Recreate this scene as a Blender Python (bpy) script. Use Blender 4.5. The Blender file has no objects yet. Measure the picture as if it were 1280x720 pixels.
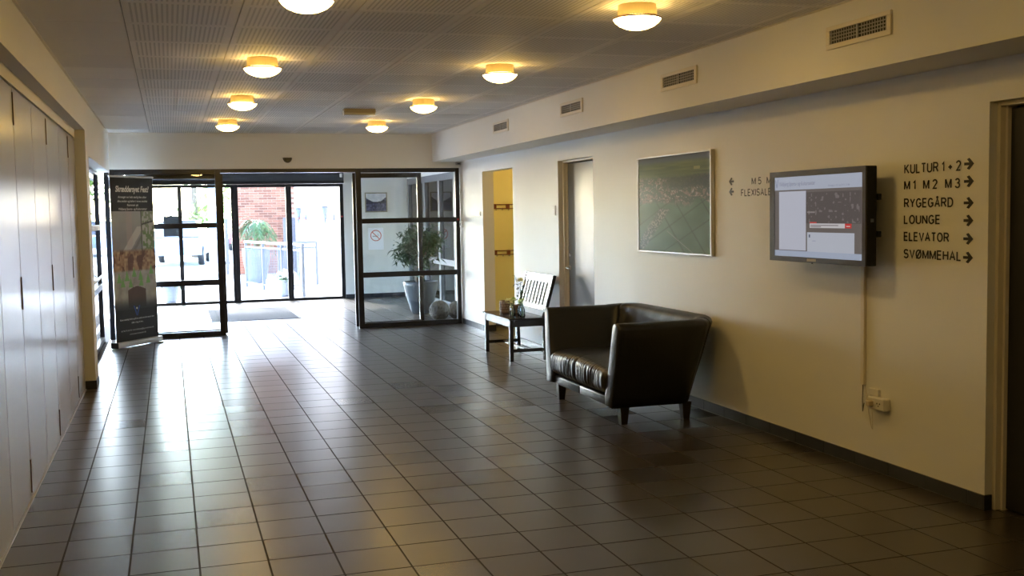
import bpy, bmesh, math, random
import numpy as np
from mathutils import Matrix, Vector
random.seed(7); rng = np.random.default_rng(7)
SC = bpy.context.scene; COL = SC.collection

# ------------------------------------------------------------------ camera
CAMH = 1.56
cam_d = bpy.data.cameras.new('camera'); cam = bpy.data.objects.new('camera', cam_d); COL.objects.link(cam)
RT = Vector((0.95245841, -0.3041474, -0.01781411)); UP = Vector((0.03850148, 0.06215613, 0.99732354)); FW = Vector((0.3022261, 0.95059506, -0.07091125))
cam.matrix_world = Matrix(((RT.x, UP.x, -FW.x, 0), (RT.y, UP.y, -FW.y, 0), (RT.z, UP.z, -FW.z, CAMH), (0, 0, 0, 1)))
cam_d.sensor_width = 36; cam_d.lens = 1339.55 / 1280 * 36; cam_d.clip_end = 300
SC.camera = cam
# ------------------------------------------------------------------ sky, sun, exposure
w = bpy.data.worlds.new('sky'); SC.world = w; w.use_nodes = True
bg = w.node_tree.nodes['Background']; bg.inputs['Strength'].default_value = 4.7
SUN_EL, SUN_AZ = math.radians(40), math.radians(-14)      # sun stands ahead of the viewer, a little to the left
sky = w.node_tree.nodes.new('ShaderNodeTexSky'); sky.sky_type = 'NISHITA'; sky.sun_disc = False; sky.sun_elevation = SUN_EL; sky.sun_rotation = SUN_AZ
sky.air_density = 1.0; sky.dust_density = 1.3; sky.ozone_density = 1.0; wb = w.node_tree.nodes.new('ShaderNodeVectorMath'); wb.operation = 'MULTIPLY'; wb.inputs[1].default_value = (0.91, 1.0, 1.11)
w.node_tree.links.new(sky.outputs[0], wb.inputs[0]); w.node_tree.links.new(wb.outputs[0], bg.inputs['Color'])
sun_d = bpy.data.lights.new('sun', 'SUN'); sun_d.energy = 14; sun_d.angle = 0.01; sun_d.color = (1, 0.97, 0.92)
sun = bpy.data.objects.new('sun', sun_d); COL.objects.link(sun); sun.location = (-8, 30, 20)
sun.rotation_euler = Vector((-math.sin(SUN_AZ) * math.cos(SUN_EL), -math.cos(SUN_AZ) * math.cos(SUN_EL), -math.sin(SUN_EL))).to_track_quat('-Z', 'Y').to_euler()
SC.view_settings.view_transform = 'Standard'; SC.view_settings.look = 'None'
SC.view_settings.exposure = 0.1; SC.view_settings.gamma = 1; SC.view_settings.use_curve_mapping = False
LAMP_STRENGTH = 46.0; LAMP_COL = (1.0, 0.64, 0.19)
try:
    SC.cycles.max_bounces = 10; SC.cycles.diffuse_bounces = 6; SC.cycles.glossy_bounces = 4; SC.cycles.transparent_max_bounces = 24
    SC.cycles.sample_clamp_indirect = 0
except Exception: pass

# ------------------------------------------------------------------ helpers
def lin(c):
    return tuple((x / 12.92 if x <= 0.04045 else ((x + 0.055) / 1.055) ** 2.4) for x in [v / 255 for v in c])
def obj(name, me, mat=None, parent=None, loc=None, smooth=False):
    if isinstance(me, bmesh.types.BMesh):
        bm = me; me = bpy.data.meshes.new(name); bm.normal_update(); bm.to_mesh(me); bm.free()
    if mat is not None and len(me.materials) == 0: me.materials.append(mat)
    if smooth:
        for p in me.polygons: p.use_smooth = True
    o = bpy.data.objects.new(name, me); COL.objects.link(o)
    if parent is not None: o.parent = parent
    if loc is not None: o.location = loc
    return o
def tag(o, label, cat, group=None):
    o['label'] = label; o['category'] = cat
    if group: o['group'] = group
    return o
def thing(name, label, cat, loc=(0, 0, 0), rz=0, group=None):
    o = bpy.data.objects.new(name, None); COL.objects.link(o); o.empty_display_size = 0.1
    o.location = loc; o.rotation_euler = (0, 0, rz)
    return tag(o, label, cat, group)
def struct(name, me, mat, parent=None, label=None):
    o = obj(name, me, mat, parent)
    if parent is None: o['kind'] = 'structure'
    if label: o['label'] = label
    return o
def sroot(name, label, loc=(0, 0, 0)):
    o = bpy.data.objects.new(name, None); COL.objects.link(o); o.location = loc; o['kind'] = 'structure'; o['label'] = label
    return o
def copy_tree(o, parent=None):
    c = o.copy(); COL.objects.link(c)
    if parent is not None: c.parent = parent
    for ch in [x for x in bpy.data.objects if x.parent == o]: copy_tree(ch, c)
    return c
def box(bm, x0, x1, y0, y1, z0, z1):
    vs = [bm.verts.new(p) for p in ((x0, y0, z0), (x1, y0, z0), (x1, y1, z0), (x0, y1, z0), (x0, y0, z1), (x1, y0, z1), (x1, y1, z1), (x0, y1, z1))]
    for f in ((0, 3, 2, 1), (4, 5, 6, 7), (0, 1, 5, 4), (1, 2, 6, 5), (2, 3, 7, 6), (3, 0, 4, 7)): bm.faces.new([vs[i] for i in f])
    return vs
def B(*boxes, bevel=0, seg=1):
    bm = bmesh.new()
    for b in boxes: box(bm, *b)
    if bevel: bmesh.ops.bevel(bm, geom=bm.edges[:], offset=bevel, segments=seg, affect='EDGES', profile=0.5)
    return bm
def lathe(prof, n=32, bm=None, c=(0, 0), close=False):
    bm = bm or bmesh.new(); rings = []
    for r, z in prof:
        if r < 1e-6: rings.append([bm.verts.new((c[0], c[1], z))])
        else: rings.append([bm.verts.new((c[0] + r * math.cos(2 * math.pi * k / n), c[1] + r * math.sin(2 * math.pi * k / n), z)) for k in range(n)])
    for a, b in zip(rings, rings[1:]):
        for k in range(n):
            q = (k + 1) % n
            f = [a[k % len(a)], a[q % len(a)], b[q % len(b)], b[k % len(b)]]
            f2 = []
            for v in f:
                if v not in f2: f2.append(v)
            if len(f2) > 2: bm.faces.new(f2)
    return bm
def tube(pts, r, n=8, bm=None, caps=True):
    bm = bm or bmesh.new(); pts = [Vector(p) for p in pts]; rs = r if isinstance(r, (list, tuple)) else [r] * len(pts); rings = []; prev = None
    for i, p in enumerate(pts):
        t = (pts[min(i + 1, len(pts) - 1)] - pts[max(i - 1, 0)]).normalized()
        u = prev if prev is not None else (Vector((0, 0, 1)) if abs(t.z) < 0.9 else Vector((1, 0, 0)))
        u = (u - t * u.dot(t)).normalized(); v = t.cross(u); prev = u
        rings.append([bm.verts.new(p + (u * math.cos(2 * math.pi * k / n) + v * math.sin(2 * math.pi * k / n)) * rs[i]) for k in range(n)])
    for a, b in zip(rings, rings[1:]):
        for k in range(n): bm.faces.new((a[k], a[(k + 1) % n], b[(k + 1) % n], b[k]))
    if caps:
        bm.faces.new(rings[0][::-1]); bm.faces.new(rings[-1])
    return bm
def bar(a, b, wx, wz, bm=None):
    """square bar from a to b"""
    bm = bm or bmesh.new(); a = Vector(a); b = Vector(b); t = (b - a).normalized()
    u = t.cross(Vector((0, 0, 1)) if abs(t.z) < 0.95 else Vector((0, 1, 0))).normalized(); v = u.cross(t).normalized()
    A = [bm.verts.new(p + u * sx * wx / 2 + v * sz * wz / 2) for p in (a, b) for sx, sz in ((-1, -1), (1, -1), (1, 1), (-1, 1))]
    for f in ((3, 2, 1, 0), (4, 5, 6, 7), (0, 1, 5, 4), (1, 2, 6, 5), (2, 3, 7, 6), (3, 0, 4, 7)): bm.faces.new([A[i] for i in f])
    return bm
def pydata(name, V, F):
    me = bpy.data.meshes.new(name); me.from_pydata([tuple(v) for v in V], [], [tuple(f) for f in F]); me.update(); return me

# value noise for prints
_h = rng.random((256, 256))
def vn(x, y):
    x = np.asarray(x, float); y = np.asarray(y, float); xi = np.floor(x).astype(int); yi = np.floor(y).astype(int); fx = x - xi; fy = y - yi
    fx = fx * fx * (3 - 2 * fx); fy = fy * fy * (3 - 2 * fy); g = lambda a, b: _h[a % 256, b % 256]
    return (g(xi, yi) * (1 - fx) + g(xi + 1, yi) * fx) * (1 - fy) + (g(xi, yi + 1) * (1 - fx) + g(xi + 1, yi + 1) * fx) * fy

# ------------------------------------------------------------------ materials
MAT = {}
def mat(name, col, rough=0.5, metal=0, spec=0.5, noise=None, bump=None, coat=0, rand=0, emit=None, weave=None):
    m = bpy.data.materials.new(name); m.use_nodes = True; nt = m.node_tree; p = nt.nodes['Principled BSDF']; N = nt.nodes.new; L = nt.links.new
    p.inputs['Base Color'].default_value = (*col, 1); p.inputs['Roughness'].default_value = rough; p.inputs['Metallic'].default_value = metal
    p.inputs['Specular IOR Level'].default_value = spec
    if coat: p.inputs['Coat Weight'].default_value = coat; p.inputs['Coat Roughness'].default_value = 0.1
    if emit: p.inputs['Emission Color'].default_value = (*emit[0], 1); p.inputs['Emission Strength'].default_value = emit[1]
    tc = N('ShaderNodeTexCoord'); out = None
    if noise:
        sc, amt = noise; n = N('ShaderNodeTexNoise'); n.inputs['Scale'].default_value = sc; n.inputs['Detail'].default_value = 4; L(tc.outputs['Object'], n.inputs['Vector'])
        r = N('ShaderNodeMapRange'); r.inputs[1].default_value = 0.3; r.inputs[2].default_value = 0.7; r.inputs[3].default_value = 1 - amt; r.inputs[4].default_value = 1 + amt
        L(n.outputs['Fac'], r.inputs[0]); mx = N('ShaderNodeVectorMath'); mx.operation = 'SCALE'; mx.inputs[0].default_value = col; L(r.outputs[0], mx.inputs['Scale']); out = mx.outputs[0]
    if rand:
        oi = N('ShaderNodeObjectInfo'); r = N('ShaderNodeMapRange'); r.inputs[3].default_value = 1 - rand; r.inputs[4].default_value = 1 + rand; L(oi.outputs['Random'], r.inputs[0])
        mx = N('ShaderNodeVectorMath'); mx.operation = 'SCALE'
        if out: L(out, mx.inputs[0])
        else: mx.inputs[0].default_value = col
        L(r.outputs[0], mx.inputs['Scale']); out = mx.outputs[0]
    if out: L(out, p.inputs['Base Color'])
    if bump:
        sc, st = bump; b = N('ShaderNodeBump'); b.inputs['Strength'].default_value = st; b.inputs['Distance'].default_value = 0.01
        n = N('ShaderNodeTexNoise'); n.inputs['Scale'].default_value = sc; n.inputs['Detail'].default_value = 3; L(tc.outputs['Object'], n.inputs['Vector']); L(n.outputs['Fac'], b.inputs['Height']); L(b.outputs['Normal'], p.inputs['Normal'])
    if weave:
        b = N('ShaderNodeBump'); b.inputs['Strength'].default_value = weave; b.inputs['Distance'].default_value = 0.003
        hs = []
        for ax in ('Y', 'Z'):
            v = N('ShaderNodeTexWave'); v.bands_direction = ax; v.inputs['Scale'].default_value = 55; v.inputs['Distortion'].default_value = 3; v.inputs['Detail'].default_value = 2; L(tc.outputs['Object'], v.inputs['Vector']); hs.append(v)
        a = N('ShaderNodeMath'); a.operation = 'ADD'; L(hs[0].outputs['Fac'], a.inputs[0]); L(hs[1].outputs['Fac'], a.inputs[1]); L(a.outputs[0], b.inputs['Height']); L(b.outputs['Normal'], p.inputs['Normal'])
    MAT[name] = m; return m
def glass_mat(name, tint=(0.985, 0.992, 0.99), ior=1.40):
    m = bpy.data.materials.new(name); m.use_nodes = True; nt = m.node_tree; nt.nodes.clear(); N = nt.nodes.new; L = nt.links.new
    o = N('ShaderNodeOutputMaterial'); mx = N('ShaderNodeMixShader'); f = N('ShaderNodeFresnel'); f.inputs['IOR'].default_value = ior
    t = N('ShaderNodeBsdfTransparent'); t.inputs['Color'].default_value = (*tint, 1); g = N('ShaderNodeBsdfGlossy'); g.inputs['Roughness'].default_value = 0.01
    L(f.outputs[0], mx.inputs[0]); L(t.outputs[0], mx.inputs[1]); L(g.outputs[0], mx.inputs[2]); L(mx.outputs[0], o.inputs['Surface']); MAT[name] = m; return m
def print_mat(name, rough=0.4, emit=0, coat=0):
    m = mat(name, (0.5, 0.5, 0.5), rough, coat=coat); nt = m.node_tree; a = nt.nodes.new('ShaderNodeAttribute'); a.attribute_name = 'Col'; p = nt.nodes['Principled BSDF']
    if emit:
        p.inputs['Base Color'].default_value = (0.01, 0.01, 0.01, 1); nt.links.new(a.outputs['Color'], p.inputs['Emission Color']); p.inputs['Emission Strength'].default_value = emit
    else: nt.links.new(a.outputs['Color'], p.inputs['Base Color'])
    return m
WALL = mat('painted_wall', (0.76, 0.745, 0.69), 0.52, spec=0.36, noise=(0.7, 0.02), weave=0.10)
TRIMW = mat('painted_trim', (0.72, 0.66, 0.54), 0.45)
YELLOW = mat('lamp_yellowed_cream', (0.80, 0.74, 0.40), 0.6)  # cream wall; the lamp's warm yellow is put into this colour
CEIL = mat('ceiling_slab', (0.30, 0.28, 0.26), 0.8)
FRAME = mat('black_frame', (0.010, 0.010, 0.011), 0.32, noise=(3, 0.1))
GREYF = mat('grey_frame', (0.10, 0.105, 0.115), 0.5)
OPER = mat('operator_grey', (0.055, 0.06, 0.065), 0.4)
GLASS = glass_mat('pane_glass')
GROUT = mat('grout', (0.06, 0.055, 0.05), 0.9, spec=0.1)
STEEL = mat('steel', (0.6, 0.6, 0.6), 0.3, 1)
ALU = mat('aluminium', (0.62, 0.62, 0.62), 0.42, 0.9)
WHITE = mat('white_plastic', (0.72, 0.70, 0.66), 0.4)
BLACK = mat('black_plastic', (0.012, 0.012, 0.013), 0.35)
INK = mat('black_vinyl', (0.018, 0.015, 0.013), 0.45)
PALE = mat('pale_ink', (0.75, 0.73, 0.7), 0.5)
RED = mat('red_plastic', (0.5, 0.02, 0.02), 0.4)
LEATHER = mat('black_leather', (0.0045, 0.004, 0.004), 0.36, spec=0.56, noise=(9, 0.25), bump=(60, 0.10))
LEGW = mat('dark_leg_wood', (0.014, 0.008, 0.006), 0.4)
BENCHW = mat('black_lacquer', (0.011, 0.010, 0.012), 0.24, spec=0.6)
PRINT = print_mat('printed_sheet', 0.42); SCREEN = print_mat('lit_screen', 0.15, emit=0.62); GLOSSP = print_mat('glazed_print', 0.12, coat=0.0)
# laminate of folding wall: satin with fine vertical brushing
LAM = mat('folding_wall_laminate', (0.38, 0.375, 0.37), 0.22, rand=0.05, spec=0.75)
# floor tile
def tile_mat():
    m = bpy.data.materials.new('floor_tile'); m.use_nodes = True; nt = m.node_tree; p = nt.nodes['Principled BSDF']; N = nt.nodes.new; L = nt.links.new
    g = N('ShaderNodeNewGeometry'); oi = N('ShaderNodeObjectInfo')
    n = N('ShaderNodeTexNoise'); n.inputs['Scale'].default_value = 2.0; n.inputs['Detail'].default_value = 1.5; mp = N('ShaderNodeMapping'); mp.inputs['Scale'].default_value = (0.5, 2.2, 1); L(g.outputs['Position'], mp.inputs[0]); L(mp.outputs[0], n.inputs['Vector'])
    r = N('ShaderNodeValToRGB'); r.color_ramp.elements[0].position = 0.0; r.color_ramp.elements[0].color = (0.024, 0.018, 0.013, 1); r.color_ramp.elements[1].position = 1.0; r.color_ramp.elements[1].color = (0.046, 0.035, 0.025, 1); L(n.outputs['Fac'], r.inputs[0])
    mr = N('ShaderNodeMapRange'); mr.inputs[3].default_value = 0.9; mr.inputs[4].default_value = 1.1; L(oi.outputs['Random'], mr.inputs[0]); s = N('ShaderNodeVectorMath'); s.operation = 'SCALE'; L(r.outputs[0], s.inputs[0]); L(mr.outputs[0], s.inputs['Scale']); L(s.outputs[0], p.inputs['Base Color'])
    q = N('ShaderNodeMapRange'); q.inputs[3].default_value = 0.27; q.inputs[4].default_value = 0.295; L(oi.outputs['Random'], q.inputs[0]); L(q.outputs[0], p.inputs['Roughness']); p.inputs['Specular IOR Level'].default_value = 0.78
    MAT['floor_tile'] = m; return m
TILE = tile_mat()
EDGE = mat('unglazed_tile_edge', (0.055, 0.049, 0.043), 0.9, spec=0.08)
BASET = mat('skirting_tile', (0.032, 0.033, 0.037), 0.3, noise=(8, 0.2), rand=0.15)
def panel_mat(name, slots):
    m = bpy.data.materials.new(name); m.use_nodes = True; nt = m.node_tree; p = nt.nodes['Principled BSDF']; N = nt.nodes.new; L = nt.links.new
    p.inputs['Roughness'].default_value = 0.7; p.inputs['Specular IOR Level'].default_value = 0.25
    base = (0.86, 0.83, 0.79); tc = N('ShaderNodeTexCoord'); oi = N('ShaderNodeObjectInfo')
    def math_(op, a, b=None):
        k = N('ShaderNodeMath'); k.operation = op
        for i, v in enumerate((a, b)):
            if v is None: continue
            if isinstance(v, (int, float)): k.inputs[i].default_value = v
            else: L(v, k.inputs[i])
        return k.outputs[0]
    mr = N('ShaderNodeMapRange'); mr.inputs[3].default_value = 0.94; mr.inputs[4].default_value = 1.06; L(oi.outputs['Random'], mr.inputs[0]); f = mr.outputs[0]
    if slots:
        sp = N('ShaderNodeSeparateXYZ'); L(tc.outputs['Object'], sp.inputs[0])
        s = math_('GREATER_THAN', math_('SINE', math_('MULTIPLY', sp.outputs[0], 2 * math.pi / 0.0262)), 0.25)
        mask = math_('MULTIPLY', math_('LESS_THAN', math_('ABSOLUTE', sp.outputs[0]), 0.262), math_('LESS_THAN', math_('ABSOLUTE', sp.outputs[1]), 0.285))
        d = math_('SUBTRACT', 1.0, math_('MULTIPLY', math_('MULTIPLY', s, mask), slots)); f = math_('MULTIPLY', f, d)
    sc = N('ShaderNodeVectorMath'); sc.operation = 'SCALE'; sc.inputs[0].default_value = base; L(f, sc.inputs['Scale']); L(sc.outputs[0], p.inputs['Base Color']); return m
PANEL = panel_mat('ceiling_panel_plain', 0); PANELS = panel_mat('ceiling_panel_slotted', 0.27)
def lamp_mat():
    m = bpy.data.materials.new('lit_opal_glass'); m.use_nodes = True; nt = m.node_tree; nt.nodes.clear(); e = nt.nodes.new('ShaderNodeEmission'); o = nt.nodes.new('ShaderNodeOutputMaterial')
    e.inputs['Color'].default_value = (*LAMP_COL, 1); e.inputs['Strength'].default_value = LAMP_STRENGTH; nt.links.new(e.outputs[0], o.inputs['Surface']); return m
OPAL = lamp_mat()

# ------------------------------------------------------------------ main dimensions
XL, XP, XR, XS = -0.70, -0.79, 3.90, 3.50
YF, YB, YN = 14.60, 20.0, -2.0
ZC, ZS = 2.65, 2.27
TX, TY, TX0, TY0 = 0.29894, 0.32032, -0.5272, 5.2115

# ------------------------------------------------------------------ floor with its tiles
fl = struct('floor', B((-0.95, 6.3, YN - .1, YB + .08, -0.12, -0.0022)), GROUT, label='dark brown glazed square floor tiles with pale joints')
def to_px(x, y, z=0.0):
    d = Vector((x, y, z - CAMH)); f = d.dot(FW)
    if f < 0.3: return None
    return 640 + 1339.55 * d.dot(RT) / f, 360 - 1339.55 * d.dot(UP) / f, f
cells = []
for i in range(-2, 22):
    for j in range(-23, 47):
        x0, x1 = TX0 + i * TX, TX0 + (i + 1) * TX; y0, y1 = TY0 + j * TY, TY0 + (j + 1) * TY
        a0 = max(x0, XP if y0 < YF else -0.72); a1 = min(x1, 4.3 if y0 > YF else (6.2 if y0 > 12.0 else (4.05 if y0 > 2 else XR))); b1 = min(y1, YB); b0 = max(y0, YN)
        if a1 - a0 < 0.02 or b1 - b0 < 0.02: continue
        cells.append((a0, a1, b0, b1, i, j))
def tile_bm(w_, d_, h=0.0, bm=None, cx=0, cy=0):
    bm = bm or bmesh.new(); g = 0.0024; v = 0.0008; a, b = w_ / 2 - g, d_ / 2 - g
    Q = ((-1, -1), (1, -1), (1, 1), (-1, 1)); rings = [[bm.verts.new((cx + sx * (a - i), cy + sy * (b - i), z)) for sx, sy in Q] for i, z in ((0, -0.008), (0, h - .0016), (.0008, h - .0003), (.0020, h))]
    for lo, hi in zip(rings, rings[1:]):
        for k in range(4): q = (k + 1) % 4; bm.faces.new((lo[k], lo[q], hi[q], hi[k])).material_index = 1
    to = rings[-1]
    bm.faces.new(to); return bm
vis = []
for c in cells:
    p = to_px((c[0] + c[1]) / 2, (c[2] + c[3]) / 2)
    if p and -40 < p[0] < 1320 and p[1] < 745 and c[2] < 14.6: vis.append((p[2], c))
vis.sort(key=lambda t: t[0]); near = set(c[4:] for _, c in vis[:298])
shared = {}; rest = bmesh.new()
for c in cells:
    if c[4:] in near:
        k = (round(c[1] - c[0], 3), round(c[3] - c[2], 3))
        if k not in shared:
            bm = tile_bm(*k); me = bpy.data.meshes.new('tile'); bm.to_mesh(me); bm.free(); me.materials.append(TILE); me.materials.append(EDGE); shared[k] = me
        o = obj('tile', shared[k], None, fl, ((c[0] + c[1]) / 2, (c[2] + c[3]) / 2, random.uniform(-.0002, .0002))); o.rotation_euler = (random.gauss(0, .0006), random.gauss(0, .0006), 0)
    else: tile_bm(c[1] - c[0], c[3] - c[2], random.uniform(-.0004, .0004), rest, (c[0] + c[1]) / 2, (c[2] + c[3]) / 2)
rt_ = obj('far_tiles', rest, TILE, fl); rt_.data.materials.append(EDGE); rt_['kind'] = 'stuff'; rt_['label'] = 'more dark floor tiles receding into the entrance'

# ------------------------------------------------------------------ ceiling with its panels
ce = struct('ceiling', B((-1.9, 6.3, YN - .1, YB + .1, 2.672, 2.85)), CEIL, label='suspended ceiling of slotted grey panels')  # slab runs on past the left wall as added eaves blocking the sun
shared = {}
for i in range(-2, 7):
    x0, x1 = max(-0.195 + .6 * i, XL), min(-0.195 + .6 * (i + 1), XS)
    if x1 - x0 < .05: continue
    for j in range(-4, 14):
        y0, y1 = 5.80 + .64 * j, min(5.80 + .64 * (j + 1), YF - .02)
        if y1 - y0 < .05: continue
        k = (round(x1 - x0, 3), round(y1 - y0, 3), i >= 0)
        if k not in shared:
            bm = B((-k[0] / 2 + .003, k[0] / 2 - .003, -k[1] / 2 + .002, k[1] / 2 - .002, 0, .02)); me = bpy.data.meshes.new('panel'); bm.normal_update(); bm.to_mesh(me); bm.free(); me.materials.append(PANELS if k[2] else PANEL); shared[k] = me
        obj('panel', shared[k], None, ce, ((x0 + x1) / 2, (y0 + y1) / 2, ZC + random.uniform(0, .0012)))
# grey laths covering the joints along the right part
struct('trim_1', B((XS, XR + .01, YN, YF - .05, ZS, ZC + .02)), WALL, label='cream bulkhead running along the top of the right wall')

struct('trim_5', B((XS - .016, XS, YN, YF - .05, ZC - .004, ZC)), TRIMW, label='thin pale edge strip of the ceiling along the bulkhead')
struct('trim_6', B((XL, XL + .016, YN, YF - .05, ZC - .004, ZC)), TRIMW, label='thin pale edge strip of the ceiling along the left wall')
# ------------------------------------------------------------------ walls
W2 = XR + .15
wr = struct('wall_right', B((XR, W2, YN, 3.30, 0, ZC + .02), (XR, W2, 3.30, 4.39, 2.062, ZC + .02), (XR, W2, 4.39, 9.63, 0, ZC + .02), (XR, W2, 9.63, 10.61, 2.082, ZC + .02), (XR, W2, 10.61, 12.17, 0, ZC + .02),
    (XR, W2, 12.17, 13.46, 2.086, ZC + .02), (XR, W2, 13.46, YF + .06, 0, ZC + .02)), WALL, label='cream textured right wall')
struct('wall_left', B((-0.95, XL, YN, 10.5, 2.371, ZC + .02), (-0.95, XL, 10.5, 10.86, 0, ZC + .02), (-0.95, XL, 10.86, YF + .06, 2.152, ZC + .02), (-0.95, -0.86, YN, 10.5, 0, 2.371)), WALL, label='cream left wall above the folding panels')
struct('wall_far', B((XL, 4.3, YF - .05, YF + .12, 2.185, ZC + .02)), WALL, label='cream wall above the glass front')
struct('wall_near', B((-0.95, W2, YN - .12, YN, 0, ZC + .02)), WALL)
struct('wall_entrance', B((3.1, 4.42, YB, YB + .2, 0, 2.68), (-0.8, 3.1, YB, YB + .2, 2.37, 2.68)), WALL, label='cream wall beside the sliding entrance doors')
struct('wall_entrance_side', B((4.3, 4.42, YF + .06, 16.45, 0, 2.68), (4.3, 4.42, 16.45, 19.95, 2.21, 2.68), (4.05, 4.42, YF - .02, YF + .06, 0, 2.68)), WALL)
struct('wall_side_room', B((W2, 6.3, 14.07, 14.22, 0, 2.68), (6.15, 6.3, 11.6, YB + .2, 0, 2.68), (W2, 6.3, 11.48, 11.6, 0, 2.68), (4.42, 6.3, YB, YB + .2, 0, 2.68)), YELLOW, label='cream cloakroom wall with the warm lamp yellow in its colour')
# skirting of single tiles
def skirting(name, y0, y1, phase, x=XR, label=None):
    bm = B((x - .004, x, y0, y1, 0, .0785)); r = struct(name, bm, mat('skirting_joint', (0.33, 0.31, 0.28), .8) if 'skirting_joint' not in MAT else MAT['skirting_joint'], label=label)
    y = phase - .3203 * math.ceil((phase - y0) / .3203)
    while y < y1:
        a, b = max(y, y0) + .0018, min(y + .3203, y1) - .0018
        if b - a > .01: obj('tile', B((-.004, .0, -(b - a) / 2, (b - a) / 2, .004, .078), bevel=.001), BASET, r, (x - .005, (a + b) / 2, 0))
        y += .3203
    return r
skirting('baseboard_right', 4.39, 9.63, 4.505, label='dark tile skirting along the right wall')
skirting('baseboard_right_door', 10.61, 12.17, 4.505); skirting('baseboard_right_far', 13.46, YF - .03, 4.505)
struct('baseboard_right_end', B((XR - .009, XR + .038, 4.381, 4.39, 0, .079)), BASET)
struct('baseboard_left', B((XL - .001, XL + .008, 10.5, 10.86, 0, .079), (-.79, XL + .008, 10.491, 10.5, 0, .079)), BASET, label='dark tile skirting of the left pilaster')
struct('baseboard_entrance', B((3.1, 4.3, YB - .01, YB, 0, .075), (4.29, 4.3, YF + .06, 16.45, 0, .075)), BASET)
struct('baseboard_side_room', B((W2, 6.15, 14.06, 14.07, 0, .08), (W2 - .15, W2, 13.45, 13.46, 0, .08)), BASET)

# ------------------------------------------------------------------ doors in the right wall
d1 = sroot('door_1', 'grey metal door set back in the right wall')
def door_frame(root, y0, y1, zt, x=XR + .052, fm=TRIMW, t=.022):
    obj('jamb', B((x, x + .09, y1 - t, y1, 0, zt), bevel=.003), fm, root); obj('jamb', B((x, x + .09, y0, y0 + t, 0, zt), bevel=.003), fm, root)
    obj('head', B((x, x + .09, y0 + t, y1 - t, zt - t, zt), bevel=.003), fm, root)
    obj('stop', B((x + .035, x + .09, y1 - t - .014, y1 - t, 0, zt - t)), fm, root)
door_frame(d1, 9.63, 10.61, 2.082)
DOORG = mat('grey_door_enamel', (0.12, 0.117, 0.11), 0.30, spec=0.4)
DOORD = mat('dark_door_veneer', (0.012, 0.010, 0.009), 0.5)
leaf = obj('leaf', B((XR + .098, XR + .14, 9.655, 10.575, .008, 2.05), bevel=.003), DOORG, d1)
h = tube([(XR + .10, 10.525, .965), (XR + .045, 10.525, .965), (XR + .042, 10.50, .965), (XR + .042, 10.42, .962)], .009, 10); obj('handle', h, STEEL, leaf, smooth=True)
obj('handle_rose', lathe([(0, 0), (.026, 0), (.026, .008), (0, .008)], 20), STEEL, leaf, (XR + .098, 10.525, .965)).rotation_euler = (0, -math.pi / 2, 0)
obj('lock_cylinder', lathe([(0, 0), (.017, 0), (.017, .012), (0, .012)], 16), STEEL, leaf, (XR + .098, 10.525, 1.10)).rotation_euler = (0, -math.pi / 2, 0)
obj('threshold', B((XR + .05, XR + .15, 9.652, 10.588, 0, .007)), STEEL, d1)
d2 = sroot('door_2', 'dark doorway at the near end of the right wall')
door_frame(d2, 3.30, 4.39, 2.062, x=XR + .045)
struct('light_stop_behind_doors', B((W2, W2 + .12, 3.0, 4.7, -.1, 2.68), (W2, W2 + .12, 9.4, 10.85, -.1, 2.68)), DOORD)  # unseen dark boxes added to stop daylight leaking round the door leaves
obj('leaf', B((XR + .10, XR + .145, 3.325, 4.355, .008, 2.03), bevel=.003), DOORD, d2)

# ------------------------------------------------------------------ folding wall at left
fw = thing('room_divider', 'grey laminate folding partition of tall narrow panels along the left wall', 'partition', (XP, 10.48, 0))
seams = [10.48, 9.757, 8.972, 8.088, 7.27, 6.44, 5.69, 4.87, 4.05, 3.23, 2.41, 1.59, .77, -.05, -.87, YN + .02]
for k in range(len(seams) - 1):
    y1, y0 = seams[k], seams[k + 1]; pn = obj('panel', B((-.04, 0, y0 - y1 + .005, -.005, .012, 2.283), bevel=.003), LAM, fw, (0, y1 - 10.48, 0))
    if k % 2 == 0 and k < 11:
        for za, zb in ((.045, .23), (1.07, 1.25), (2.08, 2.258)):
            obj('hinge', B((-.004, .006, y0 - y1 - .012, y0 - y1 + .012, za, zb), bevel=.002), mat('hinge_brown', (0.10, 0.065, 0.045), .4, .3) if 'hinge_brown' not in MAT else MAT['hinge_brown'], pn)
obj('backing', B((-.055, -.045, YN - 10.46, 0, .012, 2.283)), BLACK, fw)
obj('floor_rail', B((-.03, .007, YN - 10.46, 0, 0, .010)), ALU, fw)
obj('top_rail', B((-.05, -.012, YN - 10.46, 0, 2.287, 2.30)), BLACK, fw)
struct('trim_2', B((-0.86, XP + .003, YN, 10.5, 2.298, 2.372)), TRIMW, label='cream rail casing above the folding panels')

# ------------------------------------------------------------------ glazed front between hall and entrance
def glazed(name, label, xs, rails, x0, x1, y0, z0, z1, t=.06, sw=.07, panes_mat=None, fm=None, extra=()):
    """frame in a plane y = y0: stiles at xs (a, b), rails at (za, zb)"""
    fm = fm or FRAME; r = sroot(name, label)
    for a, b in xs: obj('stile', B((a, b, y0 - t / 2, y0 + t / 2, z0, z1), bevel=.003), fm, r)
    st = sorted(xs)
    for (a0, a1), (b0, b1) in zip(st, st[1:]):
        for za, zb in rails: obj('rail', B((a1, b0, y0 - t / 2 + .002, y0 + t / 2 - .002, za, zb), bevel=.003), fm, r)
        rs = sorted(rails)
        for (c0, c1), (e0, e1) in zip(rs, rs[1:]): obj('pane', B((a1 - .004, b0 + .004, y0 - .003, y0 + .003, c1 - .004, e0 + .004)), GLASS, r)
    return r
RL = [(0, .062), (.668, .742), (1.42, 1.487), (2.115, 2.187)]
glazed('window_1', 'black framed glass panel left of the open doorway', [(XL, -.64), (.588, .659)], RL, 0, 0, YF, 0, 2.187)
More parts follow.
